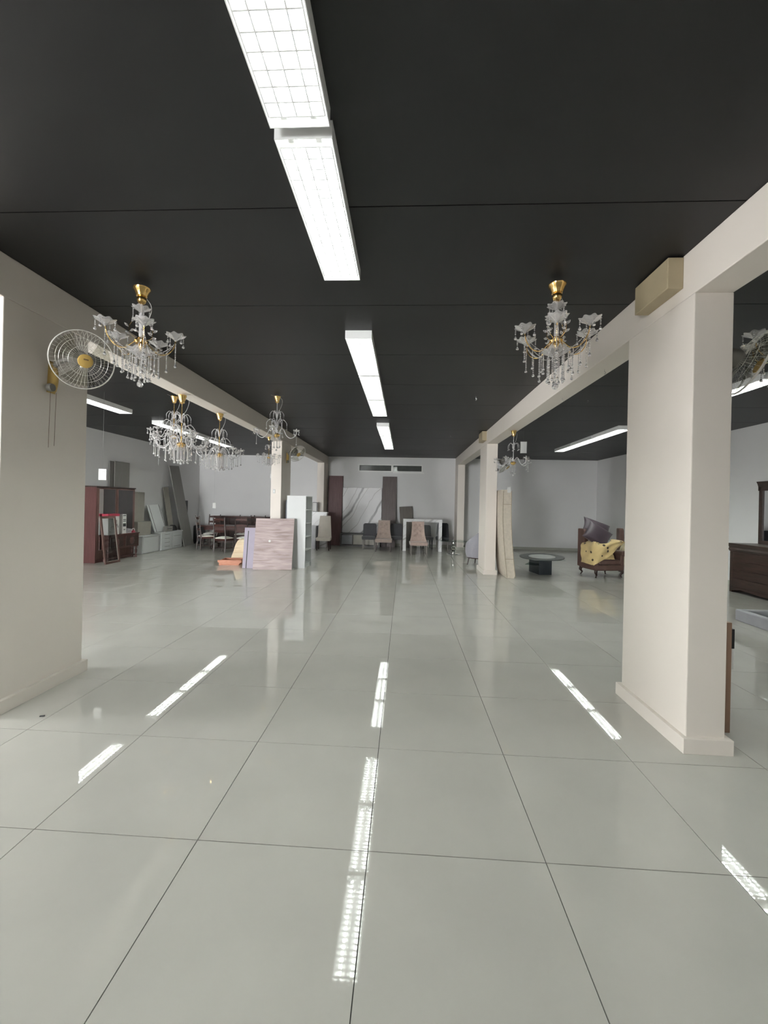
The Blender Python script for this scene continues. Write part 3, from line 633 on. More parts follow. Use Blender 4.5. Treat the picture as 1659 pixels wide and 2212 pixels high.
t = thing('slim_carton', 'narrow white carton with dark printed squares beside the red topped carton', 'carton', (-7.33, 10.42, 0.67), LF)
MB().box(-0.075, 0.075, -0.06, 0.06, 0, 0.50).build('box', 'card_white', t, bevel=0.003)
MB().box(-0.055, 0.055, -0.0615, -0.06, 0.35, 0.37).box(-0.055, 0.055, -0.0615, -0.06, 0.31, 0.33).box(-0.055, 0.055, -0.0615, -0.06, 0.18, 0.26).box(-0.03, 0.03, -0.0615, -0.06, 0.09, 0.11).box(-0.055, 0.055, -0.0615, -0.06, 0.455, 0.475).build('printed_squares', 'ink', t)
t = thing('grey_tool_case', 'small grey lidded case leaning on the carved chest', 'case', (-7.32, 10.605, 0.67), LF)
MB().prism([(-0.10, 0), (0.10, 0), (0.115, 0.10), (-0.06, 0.13)], -0.05, 0.05, 'y').build('case', 'bedgrey', t, bevel=0.008); MB().box(-0.05, 0.06, -0.056, -0.05, 0.04, 0.055).build('latch', 'fan_grey', t)
t = thing('red_iron', 'small red and white household iron on the end of the chest', 'iron', (-7.30, 10.82, 0.67), LF)
MB().slab(lambda u, v: ((u-0.5)*0.16, (v-0.5)*0.09*(1.05-u), 0.012+0.05*math.sin(PI*u)**0.5*math.sin(PI*v)**0.5), lambda u, v: ((u-0.5)*0.16, (v-0.5)*0.09*(1.05-u), 0.0), 12, 8).build('body', 'red', t, smooth=50)
MB().tube(bezier([(-0.06, 0, 0.05), (-0.04, 0, 0.095), (0.03, 0, 0.10), (0.06, 0, 0.05)], 5), 0.010, 8).build('handle', 'card_white', t, smooth=50)
t = thing('glazed_door_frame', 'brown wooden frame with a glass pane leaning before the cherry wardrobe', 'frame', (0, 0, 0))
t.matrix_world = Matrix.Translation((-7.045, 9.70, 0.003)) @ Matrix.Rotation(LF, 4, 'Z') @ Matrix.Rotation(-0.135, 4, 'X')
w, h, f = 0.52, 1.15, 0.052
for nm, bx in (('rail', (-w/2, w/2, -0.015, 0.015, 0, f)), ('rail', (-w/2, w/2, -0.015, 0.015, h-f, h)), ('stile', (-w/2, -w/2+f, -0.015, 0.015, f, h-f)), ('stile', (w/2-f, w/2, -0.015, 0.015, f, h-f))):
    MB().box(*bx).build(nm, 'brownframe', t, bevel=0.003)
q = MB(); e = 0.008
q.box(-w/2+f, w/2-f, -0.008, 0.0, f, f+e).box(-w/2+f, w/2-f, -0.008, 0.0, h-f-e, h-f).box(-w/2+f, -w/2+f+e, -0.008, 0.0, f+e, h-f-e).box(w/2-f-e, w/2-f, -0.008, 0.0, f+e, h-f-e)
q.build('pane_bead', 'beigeboard', t); MB().box(-w/2+f, w/2-f, 0.001, 0.004, f, h-f).build('pane', 'pane', t)

t = thing('white_chest', 'low white cabinet with a plain front beside the carved chest', 'cabinet', (-7.68, 11.86, 0), LF)
MB().box(-0.40, 0.40, -0.225, 0.225, 0, 0.475).build('body', 'white_lac', t, bevel=0.003); MB().box(-0.42, 0.415, -0.25, 0.23, 0.475, 0.505).build('top', 'white_lac', t, bevel=0.004)
MB().box(-0.38, 0.38, -0.238, -0.225, 0.02, 0.455).build('door', 'white_lac', t, bevel=0.002)
t = thing('white_dresser', 'low white dresser with four drawers and a side door', 'dresser', (-7.66, 12.90, 0), LF)
MB().box(-0.60, 0.60, -0.24, 0.24, 0, 0.525).build('body', 'white_lac', t, bevel=0.003); MB().box(-0.615, 0.62, -0.265, 0.25, 0.525, 0.56).build('top', 'white_lac', t, bevel=0.004)
for k in range(4):
    dw = MB().box(-0.585, 0.02, -0.256, -0.24, 0.02+k*0.125, 0.02+k*0.125+0.117).build('drawer', 'white_lac', t, bevel=0.002)
    MB().box(-0.42, -0.14, -0.259, -0.256, 0.10+k*0.125, 0.110+k*0.125).build('drawer_groove', 'greyboard', dw)
dw = MB().box(0.04, 0.585, -0.256, -0.24, 0.02, 0.512).build('door', 'white_lac', t, bevel=0.002); MB().box(0.10, 0.5, -0.259, -0.256, 0.40, 0.41).box(0.10, 0.5, -0.259, -0.256, 0.07, 0.08).build('door_groove', 'greyboard', dw)
panel('beige_board', 'matte beige board standing upright on the plain white cabinet', 'board', 'beigeboard', (-7.885, 11.92, 0.505), 0.50, 0.018, 1.27, LF)
o = MB().box(-0.31, 0.31, -0.10, 0.10, 0, 0.40).build('beige_carton', 'beigeboard', None, bevel=0.004, loc=(-7.745, 11.84, 0.505), rot=(0, 0, LF)); tag(o, 'plain beige box resting on the plain white cabinet', 'box')
t = thing('white_drawer_front', 'white panel with two dark grooves leaning on the white dresser', 'panel', (0, 0, 0))
t.matrix_world = Matrix.Translation((-7.565, 12.53, 0.577)) @ Matrix.Rotation(LF, 4, 'Z') @ Matrix.Rotation(-0.30, 4, 'X') @ Matrix.Rotation(-0.04, 4, 'Y')
MB().box(-0.32, 0.32, -0.012, 0.012, 0, 0.86).build('board', 'white_lac', t, bevel=0.002); MB().box(-0.245, -0.225, -0.0135, -0.012, 0, 0.86).build('groove', 'darkgap', t); MB().box(0.265, 0.285, -0.0135, -0.012, 0, 0.86).build('groove', 'darkgap', t)
t = thing('grey_drawer_box', 'small grey drawer box with a slot standing on the white dresser', 'drawer', (-7.462, 12.74, 0.56), LF)
MB().box(-0.17, 0.17, -0.06, 0.05, 0, 0.17).build('box', 'greyboard', t, bevel=0.004); MB().box(-0.12, 0.12, -0.062, -0.06, 0.085, 0.10).build('slot', 'darkgap', t)
o = MB().prism([(0.19*math.cos(a), 0.19*math.sin(a)) for a in [k*PI/16 for k in range(17)]], -0.05, 0.05, 'y').build('black_dome_case', 'black', None, bevel=0.01, loc=(-7.56, 13.18, 0.56), rot=(0, 0, LF)); tag(o, 'black half round case standing on the white dresser', 'case')
panel('pale_plank', 'short pale plank leaning on the wall behind the white dresser', 'plank', 'beigeboard', (-7.70, 13.34, 0.57), 0.28, 0.022, 1.42, LF, 0.13, -0.05)
panel('tall_grey_plank', 'tall wide grey plank leaning on the wall at the end of the white dresser', 'plank', 'greyboard', (-7.38, 13.87, 0.02), 0.60, 0.03, 2.75, LF, 0.175, -0.065)
panel('black_board', 'narrow black panel standing behind the tall grey plank', 'panel', 'black', (-7.89, 14.45, 0), 0.50, 0.02, 1.55, LF)
t = thing('black_trolley_case', 'black upright trolley case on the floor by the ladder back chairs', 'case', (-7.45, 14.75, 0), LF)
MB().box(-0.22, 0.22, -0.13, 0.13, 0.05, 0.66).build('shell', 'black', t, bevel=0.04, seg=3)
MB().tube([(-0.12, 0.06, 0.66), (-0.12, 0.06, 0.74), (0.12, 0.06, 0.74), (0.12, 0.06, 0.66)], 0.010, 6).build('handle', 'black', t)
for sx in (-1, 1):
    MB().lathe([(0.0005, -0.015), (0.035, -0.015), (0.035, 0.015), (0.0005, 0.015)], 14, (sx*0.17, 0.08, 0.035), axis='x').build('wheel', 'black', t, smooth=40)
    MB().box(sx*0.17-0.015, sx*0.17+0.015, -0.11, -0.08, 0, 0.06).build('foot', 'black', t)

# ------------------------------------------------------------------ dining group
def ladder_chair():
    t = thing('ladder_back_chair', 'x', 'chair')
    w, dp, sh, bh = 0.43, 0.42, 0.42, 1.09
    for s in (-1, 1):
        pts = [(s*(w/2-0.02), dp/2-0.0, 0), (s*(w/2-0.02), dp/2-0.02, sh), (s*(w/2-0.02), dp/2+0.05, bh-0.04)]
        q = MB().tube(pts, [0.019, 0.021, 0.017], 8); q.ball((s*(w/2-0.02), dp/2+0.053, bh-0.02), 0.019, 8, 6); q.build('rear_post', 'walnut', t, smooth=40)
        MB().lathe([(0.0005, 0), (0.019, 0.001), (0.021, 0.06), (0.016, 0.09), (0.022, 0.16), (0.022, sh), (0.0005, sh)], 10, (s*(w/2-0.02), -dp/2+0.02, 0)).build('leg', 'walnut', t, smooth=40)
        MB().box(s*(w/2-0.02)-0.010, s*(w/2-0.02)+0.010, -dp/2+0.03, dp/2-0.02, 0.12, 0.145).build('stretcher', 'walnut', t)
    MB().box(-w/2+0.02, w/2-0.02, -0.012, 0.012, 0.12, 0.145).build('stretcher', 'walnut', t)
    MB().box(-w/2, w/2, -dp/2, dp/2-0.02, sh-0.06, sh).build('seat_frame', 'mahogany', t, bevel=0.006)
    MB().slab(lambda u, v: ((u-0.5)*(w-0.03), (v-0.5)*(dp-0.05)-0.01, sh+0.012+0.055*(math.sin(PI*min(max(u, .02), .98))*math.sin(PI*min(max(v, .02), .98)))**0.45), lambda u, v: ((u-0.5)*(w-0.03), (v-0.5)*(dp-0.05)-0.01, sh), 12, 12).build('cushion', 'cushion', t, smooth=50)
    for z in (0.62, 0.80, 0.975):
        yy = dp/2-0.02+0.07*(z-sh)/(bh-sh)
        MB().prism([(-w/2+0.03, z), (-0.06, z-0.004), (0, z-0.022), (0.06, z-0.004), (w/2-0.03, z), (w/2-0.03, z+0.052), (0, z+0.068), (-w/2+0.03, z+0.052)], yy-0.008, yy+0.008, 'y').build('back_slat', 'mahogany', t, bevel=0.003)
    return t
lc = ladder_chair(); lc.location = (-6.34, 12.96, 0); lc.rotation_euler = (0, 0, math.radians(42+90)); lc['label'] = 'ladder back chair with ivory cushion set sideways at the dining table end'
def lchair(label, x, y, deg, group=None): copy_tree(lc, label=label, loc=(x, y, 0), rz=math.radians(deg), group=group)
lchair('ladder back chair with ivory cushion, its back turned outward, beside the sideways chair', -5.50, 12.42, 168)
lchair('dark ladder back chair with ivory cushion behind the curved pale plywood sheet', -4.92, 12.60, 176)
for x, lb in ((-6.66, 'dark ladder back chair behind the table, at the end near the trolley case'), (-5.56, 'dark ladder back chair behind the table at its middle'), (-5.05, 'dark ladder back chair behind the table, at the end near the column')): lchair(lb, x, 14.02, 0)
t = thing('dining_table', 'dark wooden dining table with splayed legs amid ladder back chairs', 'table', (-5.55, 13.28, 0))
MB().box(-0.95, 0.95, -0.40, 0.40, 0.73, 0.77).build('tabletop', 'mahogany', t, bevel=0.008)
MB().box(-0.86, 0.86, -0.33, 0.33, 0.63, 0.73).build('apron', 'mahogany', t)
for sx in (-1, 1):
    for sy in (-1, 1): MB().tube(bezier([(sx*0.52, sy*0.03, 0.63), (sx*0.56, sy*0.06, 0.40), (sx*0.60, sy*0.2, 0.12), (sx*0.62, sy*0.27, 0.02)], 4), [0.045]*4+[0.04]*4+[0.03]*5, 8).build('leg', 'walnut', t, smooth=45)
MB().box(-0.55, 0.55, -0.02, 0.02, 0.20, 0.25).build('stretcher', 'walnut', t)
t = thing('sideboard', 'long dark wooden sideboard behind the dining chairs at the back wall', 'sideboard', (-5.92, 15.20, 0))
MB().box(-1.05, 1.05, -0.22, 0.22, 0.08, 0.97).build('body', 'mahogany', t); MB().box(-1.09, 1.09, -0.25, 0.23, 0.97, 1.01).build('top', 'mahogany', t, bevel=0.006)
for k in range(4):
    dr = MB().box(-1.02+k*0.515, -1.02+k*0.515+0.495, -0.236, -0.22, 0.12, 0.66).build('door', 'walnut', t, bevel=0.006); MB().ball((-1.02+k*0.515+(0.45 if k % 2 == 0 else 0.045), -0.246, 0.42), 0.012, 8, 6).build('knob', 'gold', dr, smooth=50)
    dr = MB().box(-1.02+k*0.515, -1.02+k*0.515+0.495, -0.236, -0.22, 0.69, 0.94).build('drawer', 'walnut', t, bevel=0.006); MB().ball((-1.02+k*0.515+0.247, -0.246, 0.815), 0.012, 8, 6).build('knob', 'gold', dr, smooth=50)
for sx in (-1, 1):
    for sy in (-1, 1): MB().taper((sx*1.0, sy*0.17, 0), 0.05, 0.05, (sx*1.0, sy*0.17, 0.08), 0.07, 0.07).build('foot', 'walnut', t)

t = thing('orange_drawer', 'orange fronted empty drawer lying on the floor by the laminate board', 'drawer', (-4.235, 9.95, 0), math.radians(8))
MB().prism([(-0.265, 0), (0.20, 0), (0.24, 0.06), (0.27, 0.06), (0.27, 0.125), (-0.30, 0.125), (-0.30, 0.075), (-0.265, 0.06)], -0.012, 0.012, 'y').build('front', 'orange', t, bevel=0.002)
MB().box(-0.25, 0.20, 0.012, 0.50, 0.012, 0.022).build('bottom', 'ply', t); MB().box(-0.262, -0.25, 0.012, 0.50, 0, 0.115).build('side', 'orange', t); MB().box(0.20, 0.212, 0.012, 0.50, 0, 0.115).build('side', 'orange', t); MB().box(-0.25, 0.20, 0.488, 0.50, 0.022, 0.115).build('back', 'orange', t)
prof = bezier([(10.50, 0.004), (10.58, 0.14), (10.66, 0.24), (10.70, 0.36), (10.75, 0.47), (10.86, 0.545), (11.0, 0.56), (11.06, 0.54)], 6)
NP = len(prof)-1
def ply(u, v, o):
    i = min(int(round(v*NP)), NP); p = prof[i]; a = prof[max(i-1, 0)]; b = prof[min(i+1, NP)]; tn = (Vector((b[0], b[1]))-Vector((a[0], a[1]))).normalized() if True else None
    return (-4.47+0.17*v*v*(1-u)+0.64*u, p[0]+tn.y*o, max(p[1]-tn.x*o, 0.002) if o > 0 else max(p[1]-tn.x*o, 0.002))
prof = [Vector((p[0], p[1], 0)) for p in [(a.x, a.y) for a in [Vector((q[0], q[1])) for q in [(v.x, v.y) for v in prof]]]]
o = MB().slab(lambda u, v: ply(u, v, -0.008), lambda u, v: ply(u, v, 0.008), 4, NP).build('curved_plywood_sheet', 'ply', None, smooth=40); tag(o, 'pale plywood sheet bent in an S curve behind the orange drawer', 'plywood')

# ------------------------------------------------------------------ boards and bookcase at the left column
t = thing('laminate_board', 'pinkish wood grain laminate board with a white sticker leaning on the column', 'board', (0, 0, 0))
t.matrix_world = Matrix.Translation((-3.03, 9.46, 0)) @ Matrix.Rotation(-0.175, 4, 'X') @ Matrix.Rotation(-0.012, 4, 'Y')
MB().box(-0.46, 0.46, -0.009, 0.009, 0, 1.20).build('board', 'laminate', t, bevel=0.0015)
MB().lathe([(0.0005, -0.0095), (0.028, -0.0095), (0.028, -0.009)], 20, (-0.10, 0, 0.665), axis='y').build('sticker', 'paper', t)
t = thing('lilac_door', 'lilac grey cabinet door with a dark slot handle behind the laminate board', 'door', (0, 0, 0))
t.matrix_world = Matrix.Translation((-3.44, 9.58, 0)) @ Matrix.Rotation(-0.13, 4, 'X')
MB().box(-0.345, 0.345, -0.010, 0.010, 0, 0.955).build('panel', 'lilac', t, bevel=0.002); MB().box(-0.262, -0.242, -0.0115, -0.010, 0.0, 0.88).build('slot', 'darkgap', t)
MB().box(-0.24, 0.30, -0.013, -0.010, 0.86, 0.90).build('upper_strip', 'lilac', t)
t = thing('white_bookcase', 'tall white bookcase with open shelves on one side beside the column', 'bookcase', (-2.563, 10.07, 0), math.radians(-4))
w, d, h = 0.47, 0.53, 1.735      # open side faces +x
MB().box(-w/2, w/2, -d/2, -d/2+0.018, 0, h).box(-w/2, w/2, d/2-0.018, d/2, 0, h).box(-w/2, -w/2+0.012, -d/2+0.018, d/2-0.018, 0, h).build('carcass', 'white_lac', t)
for k in range(6):
    z = 0.085+k*(h-0.085-0.018)/5; MB().box(-w/2+0.012, w/2-0.012, -d/2+0.018, d/2-0.018, z, z+0.018).build('shelf', 'white_lac', t)
MB().box(w/2-0.05, w/2-0.035, -d/2+0.018, d/2-0.018, 0, 0.085).build('kickboard', 'white_lac', t)
o = MB().lathe([(0.0005, 0), (0.029, 0), (0.029, 1.56), (0.025, 1.61), (0.016, 1.63), (0.0005, 1.63)], 16).build('vinyl_roll', 'bluegrey', None, smooth=40, loc=(-2.853, 9.95, 0)); tag(o, 'blue grey roll standing upright between the column and white bookcase', 'roll')

# ------------------------------------------------------------------ back of the middle aisle
def seat_chair(name, label, loc, rz, w, dp, sh, bh, fab, leg, style, top_w=None, group=None):
    t = thing(name, label, 'chair', loc, rz, group); tw = top_w or w
    for sx in (-1, 1):
        for sy in (-1, 1):
            MB().taper((sx*(w/2-0.035), sy*(dp/2-0.035)+(0.02 if sy > 0 else 0), 0), 0.028, 0.028, (sx*(w/2-0.045), sy*(dp/2-0.045), sh-0.08), 0.042, 0.042).build('leg', leg, t)
    MB().slab(lambda u, v: ((u-0.5)*w, (v-0.5)*dp, sh-0.012+0.03*(math.sin(PI*min(max(u, .03), .97))*math.sin(PI*min(max(v, .03), .97)))**0.4), lambda u, v: ((u-0.5)*(w-0.02), (v-0.5)*(dp-0.02), sh-0.10), 10, 10).build('seat', fab, t, smooth=50)
    H = bh-sh
    def half(v):
        if style == 'scoop':
            return (w/2)*(1-v)**3+(tw/2)*(1-(1-v)**3)
        if style == 'round':
            e = 0.12; k = 1.0 if v < 1-e else math.sqrt(max(0, 1-((v-1+e)/e)**2))*0.22+0.78
            return (w/2+(tw/2-w/2)*v)*k
        return w/2+(tw/2-w/2)*v
    def yc(v):
        if style == 'scoop': return dp/2-0.05-0.20*(1-v)**4+0.09*v
        return dp/2-0.045+0.09*v
    def F(u, v):
        x = (u-0.5)*2*half(v); y = yc(v)-0.028*(math.sin(PI*min(max(u, .05), .95))*math.sin(PI*min(max(v, .05), .95)))**0.4
        if style == 'scoop':
            y -= 0.05*(abs(u-0.5)*2)**3*(1-v)
            for k, (bu, bv) in enumerate(((.3, .82), (.7, .82), (.5, .68), (.28, .55), (.72, .55), (.5, .42), (.3, .3), (.7, .3))): y += 0.032*math.exp(-(((u-bu)*tw*1.1)**2+((v-bv)*H)**2)/0.0016)
        return (x, y, sh-0.03+(H+0.03)*v)
    def B(u, v): return ((u-0.5)*2*half(v)*0.98, yc(v)+0.038, sh-0.03+(H+0.03)*v)
    MB().slab(F, B, 28 if style == 'scoop' else 12, 36 if style == 'scoop' else 14).build('backrest', fab, t, smooth=60)
    if style == 'scoop':
        bt = MB().ball((0, 0, 0), 0.010, 8, 6, 0.8).mesh('button', fab, 50)
        for (bu, bv) in ((.3, .82), (.7, .82), (.5, .68), (.28, .55), (.72, .55), (.5, .42)):
            p = F(bu, bv); inst('button', bt, t, (p[0], p[1]-0.003, p[2]))
    return t
seat_chair('highback_chair', 'cream high back chair with dark legs before the marble console', (-2.66, 13.72, 0), 0.06, 0.47, 0.46, 0.42, 1.13, 'cream', 'darkleg', 'plain', 0.36)
seat_chair('fabric_chair', 'charcoal fabric chair with grey legs before the marble backed unit', (-1.18, 14.18, 0), 0, 0.47, 0.46, 0.46, 0.89, 'fab_dark', 'greyleg', 'round', 0.46)
seat_chair('tufted_chair', 'tan button tufted chair beside the charcoal chair', (-0.665, 13.86, 0), 0.02, 0.56, 0.52, 0.41, 1.02, 'tan', 'darkleg', 'scoop', 0.40)
seat_chair('fabric_chair', 'charcoal fabric chair half hidden behind the tan tufted chair', (-0.27, 14.42, 0), 0, 0.44, 0.46, 0.46, 0.89, 'fab_dark', 'greyleg', 'round', 0.42)
seat_chair('tufted_chair', 'pinkish tan tufted chair standing before the marble framed table', (0.475, 13.22, 0), 0.05, 0.56, 0.52, 0.40, 1.03, 'pinktan', 'greyleg', 'scoop', 0.40)
seat_chair('velvet_chair', 'grey velvet chair behind the marble framed table', (0.84, 15.10, 0), 0.15, 0.40, 0.44, 0.42, 0.83, 'fab_grey', 'black', 'round', 0.38)
seat_chair('leatherette_chair', 'black leatherette chair beside the leg of the marble framed table', (1.37, 14.72, 0), -0.12, 0.46, 0.44, 0.46, 0.94, 'fab_black', 'greyleg', 'round', 0.38)
t = thing('marble_console', 'white marble patterned console against the back column', 'console', (-2.97, 14.58, 0))
MB().box(-0.30, 0.27, -0.14, 0.14, 1.20, 1.25).build('top', 'marble2', t); MB().box(-0.28, 0.25, -0.12, 0.13, 0, 1.20).build('body', 'marble2', t, bevel=0.003)
t = thing('grey_cabinet', 'narrow grey cabinet beside the white bookcase before the marble console', 'cabinet', (-3.11, 14.12, 0))
MB().box(-0.13, 0.13, -0.2, 0.2, 0, 0.78).build('body', 'tv_grey', t, bevel=0.004); MB().box(-0.12, 0.12, -0.212, -0.2, 0.03, 0.36).build('door', 'tv_grey', t); MB().box(-0.12, 0.12, -0.212, -0.2, 0.40, 0.75).build('drawer', 'tv_grey', t)
t = thing('small_framed_panel', 'small dark edged white panel standing on the marble console', 'frame', (-3.16, 14.56, 1.25))
MB().box(-0.09, 0.09, -0.012, 0.012, 0, 0.34).build('frame', 'tv_dark', t); MB().box(-0.075, 0.05, -0.014, -0.012, 0.02, 0.32).build('sheet', 'paper', t)
t = thing('slatted_panel', 'tall red brown slatted panel leaning on the back wall', 'panel', (0, 0, 0))
t.matrix_world = Matrix.Translation((-2.60, 15.30, 0)) @ Matrix.Rotation(-0.105, 4, 'X')
MB().box(-0.27, 0.27, 0, 0.016, 0, 2.62).build('backing', 'redslat', t)
for k in range(9): MB().box(-0.268+k*0.06, -0.268+k*0.06+0.052, -0.010, 0, 0, 2.62).build('slat', 'redslat', t)
panel('marble_sheet', 'large white marble patterned sheet with grey veins upright on the low unit', 'panel', 'marble', (-1.585, 15.50, 0.475), 1.47, 0.02, 1.69, 0, 0.03)
t = thing('media_unit', 'low dark grey media unit with pale drawers under the marble sheet', 'media unit', (-1.585, 15.22, 0))
w, d, h = 1.46, 0.42, 0.47
MB().box(-w/2, w/2, -d/2, d/2, h-0.03, h).box(-w/2, w/2, -d/2, d/2, 0.0, 0.06).box(-w/2, -w/2+0.05, -d/2, d/2, 0.06, h-0.03).box(w/2-0.05, w/2, -d/2, d/2, 0.06, h-0.03).box(-w/2+0.05, w/2-0.05, d/2-0.02, d/2, 0.06, h-0.03).build('carcass', 'tv_dark', t)
MB().box(-w/2+0.06, -w/2+0.44, -d/2+0.005, -d/2+0.025, 0.08, 0.42).build('flap', 'tv_grey', t, bevel=0.004); MB().box(-w/2+0.44, -w/2+0.47, -d/2, d/2-0.02, 0.06, h-0.03).build('divider', 'tv_dark', t)
MB().box(-w/2+0.48, -w/2+0.92, -d/2-0.005, -d/2+0.015, 0.075, 0.43).build('drawer', 'tv_light', t, bevel=0.004); MB().box(-w/2+0.93, w/2-0.06, -d/2-0.005, -d/2+0.015, 0.075, 0.43).build('drawer', 'tv_light', t, bevel=0.004)
panel('grey_brown_panel', 'tall grey brown panel leaning on the back wall beside the marble sheet', 'panel', 'greybrown', (-0.565, 15.22, 0), 0.52, 0.02, 2.63, 0, 0.13)
panel('taupe_board', 'shorter tilted taupe board leaning on the back wall behind the marble framed table', 'board', 'taupe', (0.165, 15.12, 0), 0.48, 0.02, 1.55, 0, 0.25, -0.07)
t = thing('marble_frame_table', 'tall narrow table of white marble patterned frames', 'table', (0.635, 14.28, 0))
MB().box(-0.66, 0.66, -0.19, 0.19, 0.99, 1.09).build('top', 'marble2', t, bevel=0.003)
for s in (-1, 1): MB().box(s*0.605-0.055, s*0.605+0.055, -0.19, 0.19, 0, 0.99).build('leg', 'marble2', t, bevel=0.003)
t = thing('chrome_glass_table', 'low glass table on a stacked chrome stand by the lilac armchair', 'table', (1.62, 13.50, 0))
MB().prism([(0.44*math.copysign(abs(math.cos(a))**0.6, math.cos(a)), 0.34*math.copysign(abs(math.sin(a))**0.6, math.sin(a))) for a in [2*PI*k/48 for k in range(48)]], 0.425, 0.437).build('top', 'tableglass', t)
MB().lathe([(0.0005, 0.035), (0.09, 0.034), (0.20, 0.018), (0.215, 0.006), (0.21, 0), (0.0005, 0)], 28).build('base', 'chrome', t, smooth=40)
MB().lathe([(0.07, 0.03), (0.085, 0.10), (0.06, 0.13), (0.075, 0.20), (0.055, 0.225), (0.065, 0.29), (0.045, 0.315), (0.055, 0.38), (0.04, 0.425), (0.0005, 0.425)], 24).build('stand', 'chrome', t, smooth=40)

# barrel armchair behind the right column
t = thing('barrel_armchair', 'lilac grey barrel armchair with dark legs half behind the column', 'armchair', (2.02, 11.25, 0), math.radians(232))
def shell(u, v, r):
    a = (u-0.5)*1.42*PI; f = abs(u-0.5)*2
    z = 0.22+(0.70-0.33*max(0, f-0.42)/0.58)*v
    k = (0.80+0.20*math.sin(PI*(0.18+0.62*v)))*(1+0.06*v)
    return (math.sin(a)*r*k*1.02, math.cos(a)*r*k*0.98, z)
MB().slab(lambda u, v: shell(u, v, 0.37), lambda u, v: shell(u, v, 0.30), 32, 12).build('backrest', 'lilacfab', t, smooth=60)
MB().lathe([(0.0005, 0.22), (0.29, 0.22), (0.30, 0.30), (0.30, 0.42), (0.27, 0.46), (0.0005, 0.47)], 32).build('seat', 'lilacfab', t, smooth=40)
MB().lathe([(0.0005, 0.19), (0.30, 0.19), (0.31, 0.22), (0.0005, 0.22)], 32).build('seat_ring', 'darkleg', t, smooth=40)
for a in (45, 135, 225, 315):
    c, s = math.cos(math.radians(a)), math.sin(math.radians(a)); MB().tube([(0.30*c, 0.30*s, 0), (0.25*c, 0.25*s, 0.20)], [0.012, 0.022], 8).build('leg', 'darkleg', t, smooth=40)

# mattress
t = thing('mattress', 'beige quilted mattress standing on end against the column', 'mattress', (0, 0, 0))
def mx(z): return 2.15+0.125*(1-min(z/1.55, 1))**1.7
def mtt(u, v, side):
    z = 0.004+1.95*v; th = 0.225
    e = 0.03*(1-min(1, min(v, 1-v)/0.04)); y = 9.25+0.9*u
    ez = 0.02*(1-min(1, min(u, 1-u)/0.06))
    return (mx(z)+(th-e-ez if side else e*0.5+ez*0.5), y, z)
MB().slab(lambda u, v: mtt(u, v, 0), lambda u, v: mtt(u, v, 1), 10, 40).build('body', 'mattress', t, smooth=50)
for s in (0, 1):
    pts = [(mx(0.02+1.91*k/30)+(0.205 if s else 0.025), 9.247, 0.02+1.91*k/30) for k in range(31)]
    MB().tube(pts, 0.006, 5).build('piping', 'piping', t)
for z in (0.42, 1.63): MB().box(mx(z)+0.02, mx(z)+0.21, 9.243, 9.25, z, z+0.012).build('seam', 'piping', t)
MB().box(mx(1.93)+0.11, mx(1.93)+0.18, 9.240, 9.244, 1.89, 2.01).build('paper_tag', 'paper', t)

# coffee table
t = thing('oval_coffee_table', 'low oval glass coffee table with a dark pedestal in front of the leather seat', 'table', (3.30, 10.05, 0), math.radians(66))
def ell(a, b, n=56): return [(a*math.cos(2*PI*k/n), b*math.sin(2*PI*k/n)) for k in range(n)]
MB().prism(ell(0.74, 0.50), 0.400, 0.414).build('top', 'smoked', t); MB().prism(ell(0.46, 0.30), 0.4142, 0.4152).build('frosted_inlay', 'frost', t)
def rot2(p, a): return (p[0]*math.cos(a)-p[1]*math.sin(a), p[0]*math.sin(a)+p[1]*math.cos(a))
bk = -math.radians(66-8)
MB().prism([rot2((0.02+0.155*sx, 0.12+0.27*sy), bk) for sx, sy in ((-1, -1), (1, -1), (1, 1), (-1, 1))], 0, 0.400).build('pedestal', 'slate', t, bevel=0.004)
MB().prism([rot2(p, bk) for p in ((0.10, -0.17), (0.52, -0.12), (0.20, 0.30))], 0.335, 0.345).build('shelf', 'tableglass', t)
MB().prism([rot2(p, bk) for p in ((-0.10, -0.17), (-0.40, 0.02), (-0.14, 0.36))], 0.215, 0.225).build('shelf', 'tableglass', t)

# leather chaise with pillows and throw
def leather_seat(label, loc, rz):
    t = thing('leather_armchair', label, 'armchair', loc, rz)
    MB().box(-0.36, 0.36, -0.31, 0.31, 0.165, 0.30).build('base', 'leather', t, bevel=0.02)
    MB().box(-0.28, 0.27, -0.325, 0.24, 0.30, 0.42).build('seat_cushion', 'leather', t, bevel=0.035, seg=3)
    MB().prism([(-0.32, 0.2), (-0.32, 0.50), (-0.27, 0.56), (-0.12, 0.60), (0.0, 0.68), (0.06, 0.84), (0.09, 1.06), (0.13, 1.10), (0.32, 1.10), (0.32, 0.2)], -0.40, -0.29, 'x').build('side_wing', 'leather', t, bevel=0.02)
    MB().box(-0.30, 0.34, 0.22, 0.33, 0.25, 0.72).build('backrest', 'leather', t, bevel=0.03, seg=3)
    q = MB().box(0.27, 0.36, -0.31, 0.30, 0.28, 0.56); q.build('arm', 'leather', t, bevel=0.02)
    q = MB().lathe([(0.0005, -0.335), (0.055, -0.335), (0.065, -0.32), (0.065, 0.30), (0.0005, 0.30)], 16, (0.335, 0, 0.56), axis='y'); q.build('arm_scroll', 'leather', t, smooth=40)
    for sx in (-1, 1):
        for sy in (-1, 1):
            x, y = sx*0.31, sy*0.26
            MB().tube(bezier([(x, y, 0.20), (x+sx*0.025, y+sy*0.02, 0.13), (x-sx*0.005, y, 0.06), (x+sx*0.02, y+sy*0.015, 0.008)], 5), [0.042]*3+[0.036]*4+[0.022]*4+[0.014]*4+[0.02], 8).build('leg', 'walnut', t, smooth=50)
    return t
LA = (4.66, 10.02, 0); LR = math.radians(12)
